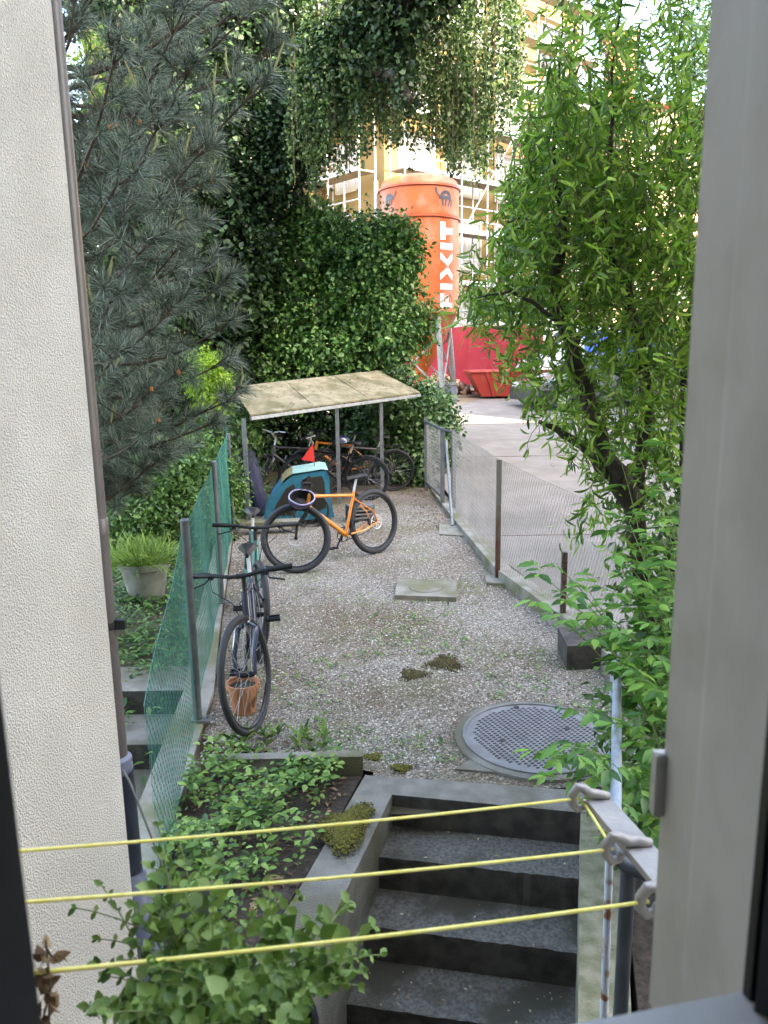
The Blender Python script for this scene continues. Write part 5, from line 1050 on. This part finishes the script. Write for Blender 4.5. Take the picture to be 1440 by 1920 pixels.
p = G(645, 1560); mossy('moss_cushion', 'yellow green moss cushion on the left stair kerb', (p.x+.01, p.y, .012), .13, .22, .035, R(-15), 4200)
p = G(835, 1245); mossy('moss_patch', 'brown moss patch in the middle of the gravel', (p.x, p.y, 0), .16, .18, .010, 0, 1000, 'bmoss')
p = G(775, 1265); mossy('moss_patch', 'smaller moss patch on a sunken stone in the gravel', (p.x, p.y, 0), .13, .12, .006, 0, 600, 'bmoss')
p = G(752, 1442); mossy('moss_patch', 'bright moss patch touching the stair landing', (p.x, p.y, .0), .06, .05, .015)
p = G(700, 1420); mossy('moss_patch', 'pale moss patch near the end of the bed edging', (p.x, p.y, .0), .06, .05, .010)
# litter on steps
LP, LD, LN = [], [], []
for k in range(70):
    i = random.choice((0, 1, 2, 2, 3)); o = SO+SA*(step*i)+SB*random.uniform(.03, .97)+SA*random.uniform(.01, .25); LP.append((o.x, o.y, -.17*(i+1)+.004)); a = random.random()*6.28; LD.append((math.cos(a), math.sin(a), .05)); LN.append((random.gauss(0, .2), random.gauss(0, .2), 1))
tag(leaves('leaf_litter', LP, LD, LN, .018, .55, M['litter'], None, 'di'), 'scattered dry leaf bits on the concrete steps', 'leaf litter', kind='stuff')
LP, LD, LN = [], [], []
for k in range(260):
    u_, v_ = random.random(), random.random(); p = A_.lerp(B_, u_).lerp(D_.lerp(C_, u_), v_)+Vector((0, 0, .03)); LP.append(tuple(p)); a = random.random()*6.28; LD.append((math.cos(a), math.sin(a), .05)); LN.append((random.gauss(0, .2), random.gauss(-.2, .2), 1))
tag(leaves('roof_litter', LP, LD, LN, .035, .5, M['litter2'], None, 'di'), 'dry leaf litter lying on the shelter roof', 'leaf litter', kind='stuff')
LP, LD, LN = [], [], []
for k in range(420):
    y = random.uniform(9.5, 13.2); x = kerb_r(y)-.1-abs(random.gauss(0, .45)); LP.append((x, y, .008)); a = random.random()*6.28; LD.append((math.cos(a), math.sin(a), .1)); LN.append((random.gauss(0, .3), random.gauss(0, .3), 1))
for k in range(260):
    y = random.uniform(3.9, 9); x = kerb_l(y)+.1+abs(random.gauss(0, .25)); LP.append((x, y, .008)); a = random.random()*6.28; LD.append((math.cos(a), math.sin(a), .1)); LN.append((random.gauss(0, .3), random.gauss(0, .3), 1))
tag(leaves('yard_litter', LP, LD, LN, .035, .5, M['litter2'], None, 'di'), 'brown fallen leaves scattered along the edges of the gravel', 'leaf litter', kind='stuff')
b = MB(); b.prism([(-3.6, 5.3), (-2.6, 5.3), (-2.6, .5), (-3.6, .5)], -1.6, -.05); struct(b.build('soil_bank', M['soil'], smooth=False))
LP, LD, LN = [], [], []
for x, y in scatter(420, lambda x, y: x < -.16-(3.8-y)*.30 and x > -1.0, (-1.0, -.1), (2.3, 3.8)): LP.append((x, y, -.012)); a = random.random()*6.28; LD.append((math.cos(a), math.sin(a), .15)); LN.append((random.gauss(0, .4), random.gauss(0, .4), 1))
tag(leaves('bed_litter', LP, LD, LN, .032, .45, M['litter2'], None, 'di', .5), 'dead brown leaves lying on the dark soil of the bed', 'leaf litter', kind='stuff')
# neighbour's steps behind the green mesh
ns = thing('garden_steps', 'concrete garden steps seen through the green mesh beside the stucco wall', 'steps')
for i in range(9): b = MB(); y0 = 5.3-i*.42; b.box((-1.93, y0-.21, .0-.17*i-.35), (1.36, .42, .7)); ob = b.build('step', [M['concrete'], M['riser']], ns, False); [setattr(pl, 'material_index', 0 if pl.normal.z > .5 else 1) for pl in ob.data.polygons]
LP, LD, LN = [], [], []
for k in range(4200):
    x, y = random.uniform(-4.5, -1.3), random.uniform(3.4, 10)
    if x > kerb_l(y)-.22 or (y < 5.2 and x > -2.6 and random.random() < .75): continue
    for j in range(3): a = random.random()*6.28; LP.append((x+random.gauss(0, .04), y+random.gauss(0, .04), max(-.9, -.05-(max(0, 5.0-y)*.42 if x > -2.7 else 0))+random.random()*.06)); LD.append((math.cos(a), math.sin(a), random.uniform(.1, .8))); LN.append((0, 0, 1))
tag(leaves('garden_weeds', LP, LD, LN, .07, .4, M['garden']), 'patchy weeds covering the garden ground behind the green fence', 'weeds', kind='stuff')

# foreground herbs on the sill side
hb_ = thing('potted_herb', 'leafy green herb plant in a black pot in the foreground, crossing the clotheslines', 'potted plant')
pr_ = V(450, 2010, .80); b = MB(); b.lathe([(.001, -.14), (.075, -.14), (.095, 0), (.10, .005), (.10, .012), (.092, .012), (.088, -.02), (.001, -.02)], pr_+Vector((.0, 0, .045)), 32); b.build('pot', M['bpot'], hb_)
b = MB(); b.box((pr_.x, pr_.y-.05, pr_.z-.105), (.34, .36, .02)); tag(b.build('plant_shelf', M['sill'], smooth=False), 'small grey shelf outside the window holding the herb pot', 'shelf')
LP, LD, LN, LS = [], [], [], []; sm = MB(); src = pr_+Vector((0, 0, .03))
ends = [(190, 1660, .95), (185, 1760, .9), (230, 1800, .85), (250, 1700, .9), (300, 1600, 1.0), (335, 1570, 1.0), (400, 1620, .95), (330, 1650, .9), (500, 1700, .9), (560, 1680, .95), (600, 1720, .95), (650, 1700, 1.0), (700, 1740, 1.0), (715, 1790, .95), (680, 1820, .9), (620, 1790, .85), (640, 1830, .85), (560, 1780, .8), (480, 1780, .8), (420, 1740, .8), (350, 1740, .8), (280, 1780, .8), (300, 1850, .75), (220, 1870, .8), (370, 1820, .72), (450, 1840, .7), (530, 1830, .75), (350, 1700, .85), (400, 1690, .85), (260, 1880, .7), (330, 1890, .7), (180, 1900, .8), (420, 1880, .68), (580, 1850, .8), (470, 1720, .85), (520, 1750, .85), (300, 1690, .9), (200, 1830, .85), (240, 1910, .7), (480, 1890, .68)]
ends = [V(*e) for e in ends]; ends += [e+Vector((random.gauss(0, .035), random.gauss(0, .04), random.gauss(-.01, .025))) for e in ends]
for e in ends:
    if e.z > V(400, 1500, 1.0).z: continue
    s = src+Vector((random.uniform(-.06, .06), random.uniform(-.05, .05), 0)); mid_ = s.lerp(e, .5)+Vector((0, 0, .06)); k_ = 9; pts = [s*(1-t)**2+mid_*2*t*(1-t)+e*t*t for t in [i/k_ for i in range(k_+1)]]
    sm.tube(pts, lin(.0016, .0007, k_+1), 5)
    big = random.random() < .28
    for i in range(3, k_+1):
        d = (pts[i]-pts[i-1]).normalized(); pv = d.orthogonal().normalized(); pv.rotate(Matrix.Rotation(i*1.57+random.uniform(-.3, .3), 3, d))
        for s_ in (-1, 1):
            LP.append(tuple(pts[i])); LD.append(tuple(pv*s_+d*.35+Vector((0, 0, -.08)))); LN.append((random.gauss(0, .4), random.gauss(-.4, .4), .9)); LS.append((.028 if big else .017)*(1 if i < k_-1 else .6))
    for s_ in range(3): LP.append(tuple(pts[-1])); LD.append(tuple(Vector(rng.standard_normal(3).tolist())*.5+(pts[-1]-pts[-2]).normalized())); LN.append((0, -.3, 1)); LS.append(.012)
leaves('leaves', LP, LD, LN, np.array(LS), .72, M['herb'], hb_, 'ov', .16); sm.build('stems', M['stem'], hb_); print('herb', len(LP))
lb = V(375, 1690, .96); b = MB(); b.slab([V(300, 1720, .96), V(398, 1652, .98), V(396, 1725, .96), V(310, 1800, .94)], (0, .004, .0)); tag(b.build('plant_label', M['galv'], smooth=False), 'grey plastic plate standing among the potted herbs', 'plate')
dl_ = thing('dry_flower', 'withered brown leaves on a stalk at the lower left sash', 'dry plant')
LP, LD, LN = [], [], []
for k in range(60):
    t = rng.random(); p = V(84+random.gauss(0, 9), 1768+t*175, .72); LP.append(tuple(p)); LD.append(tuple(rng.standard_normal(3))); LN.append(tuple(rng.standard_normal(3)))
leaves('leaves', LP, LD, LN, .016, .62, M['litter2'], dl_, 'ov', .4)
b = MB(); b.tube([V(86, 1762, .72), V(94, 1850, .72), V(88, 1990, .72)], .0012, 5); b.build('stalk', M['twig'], dl_)
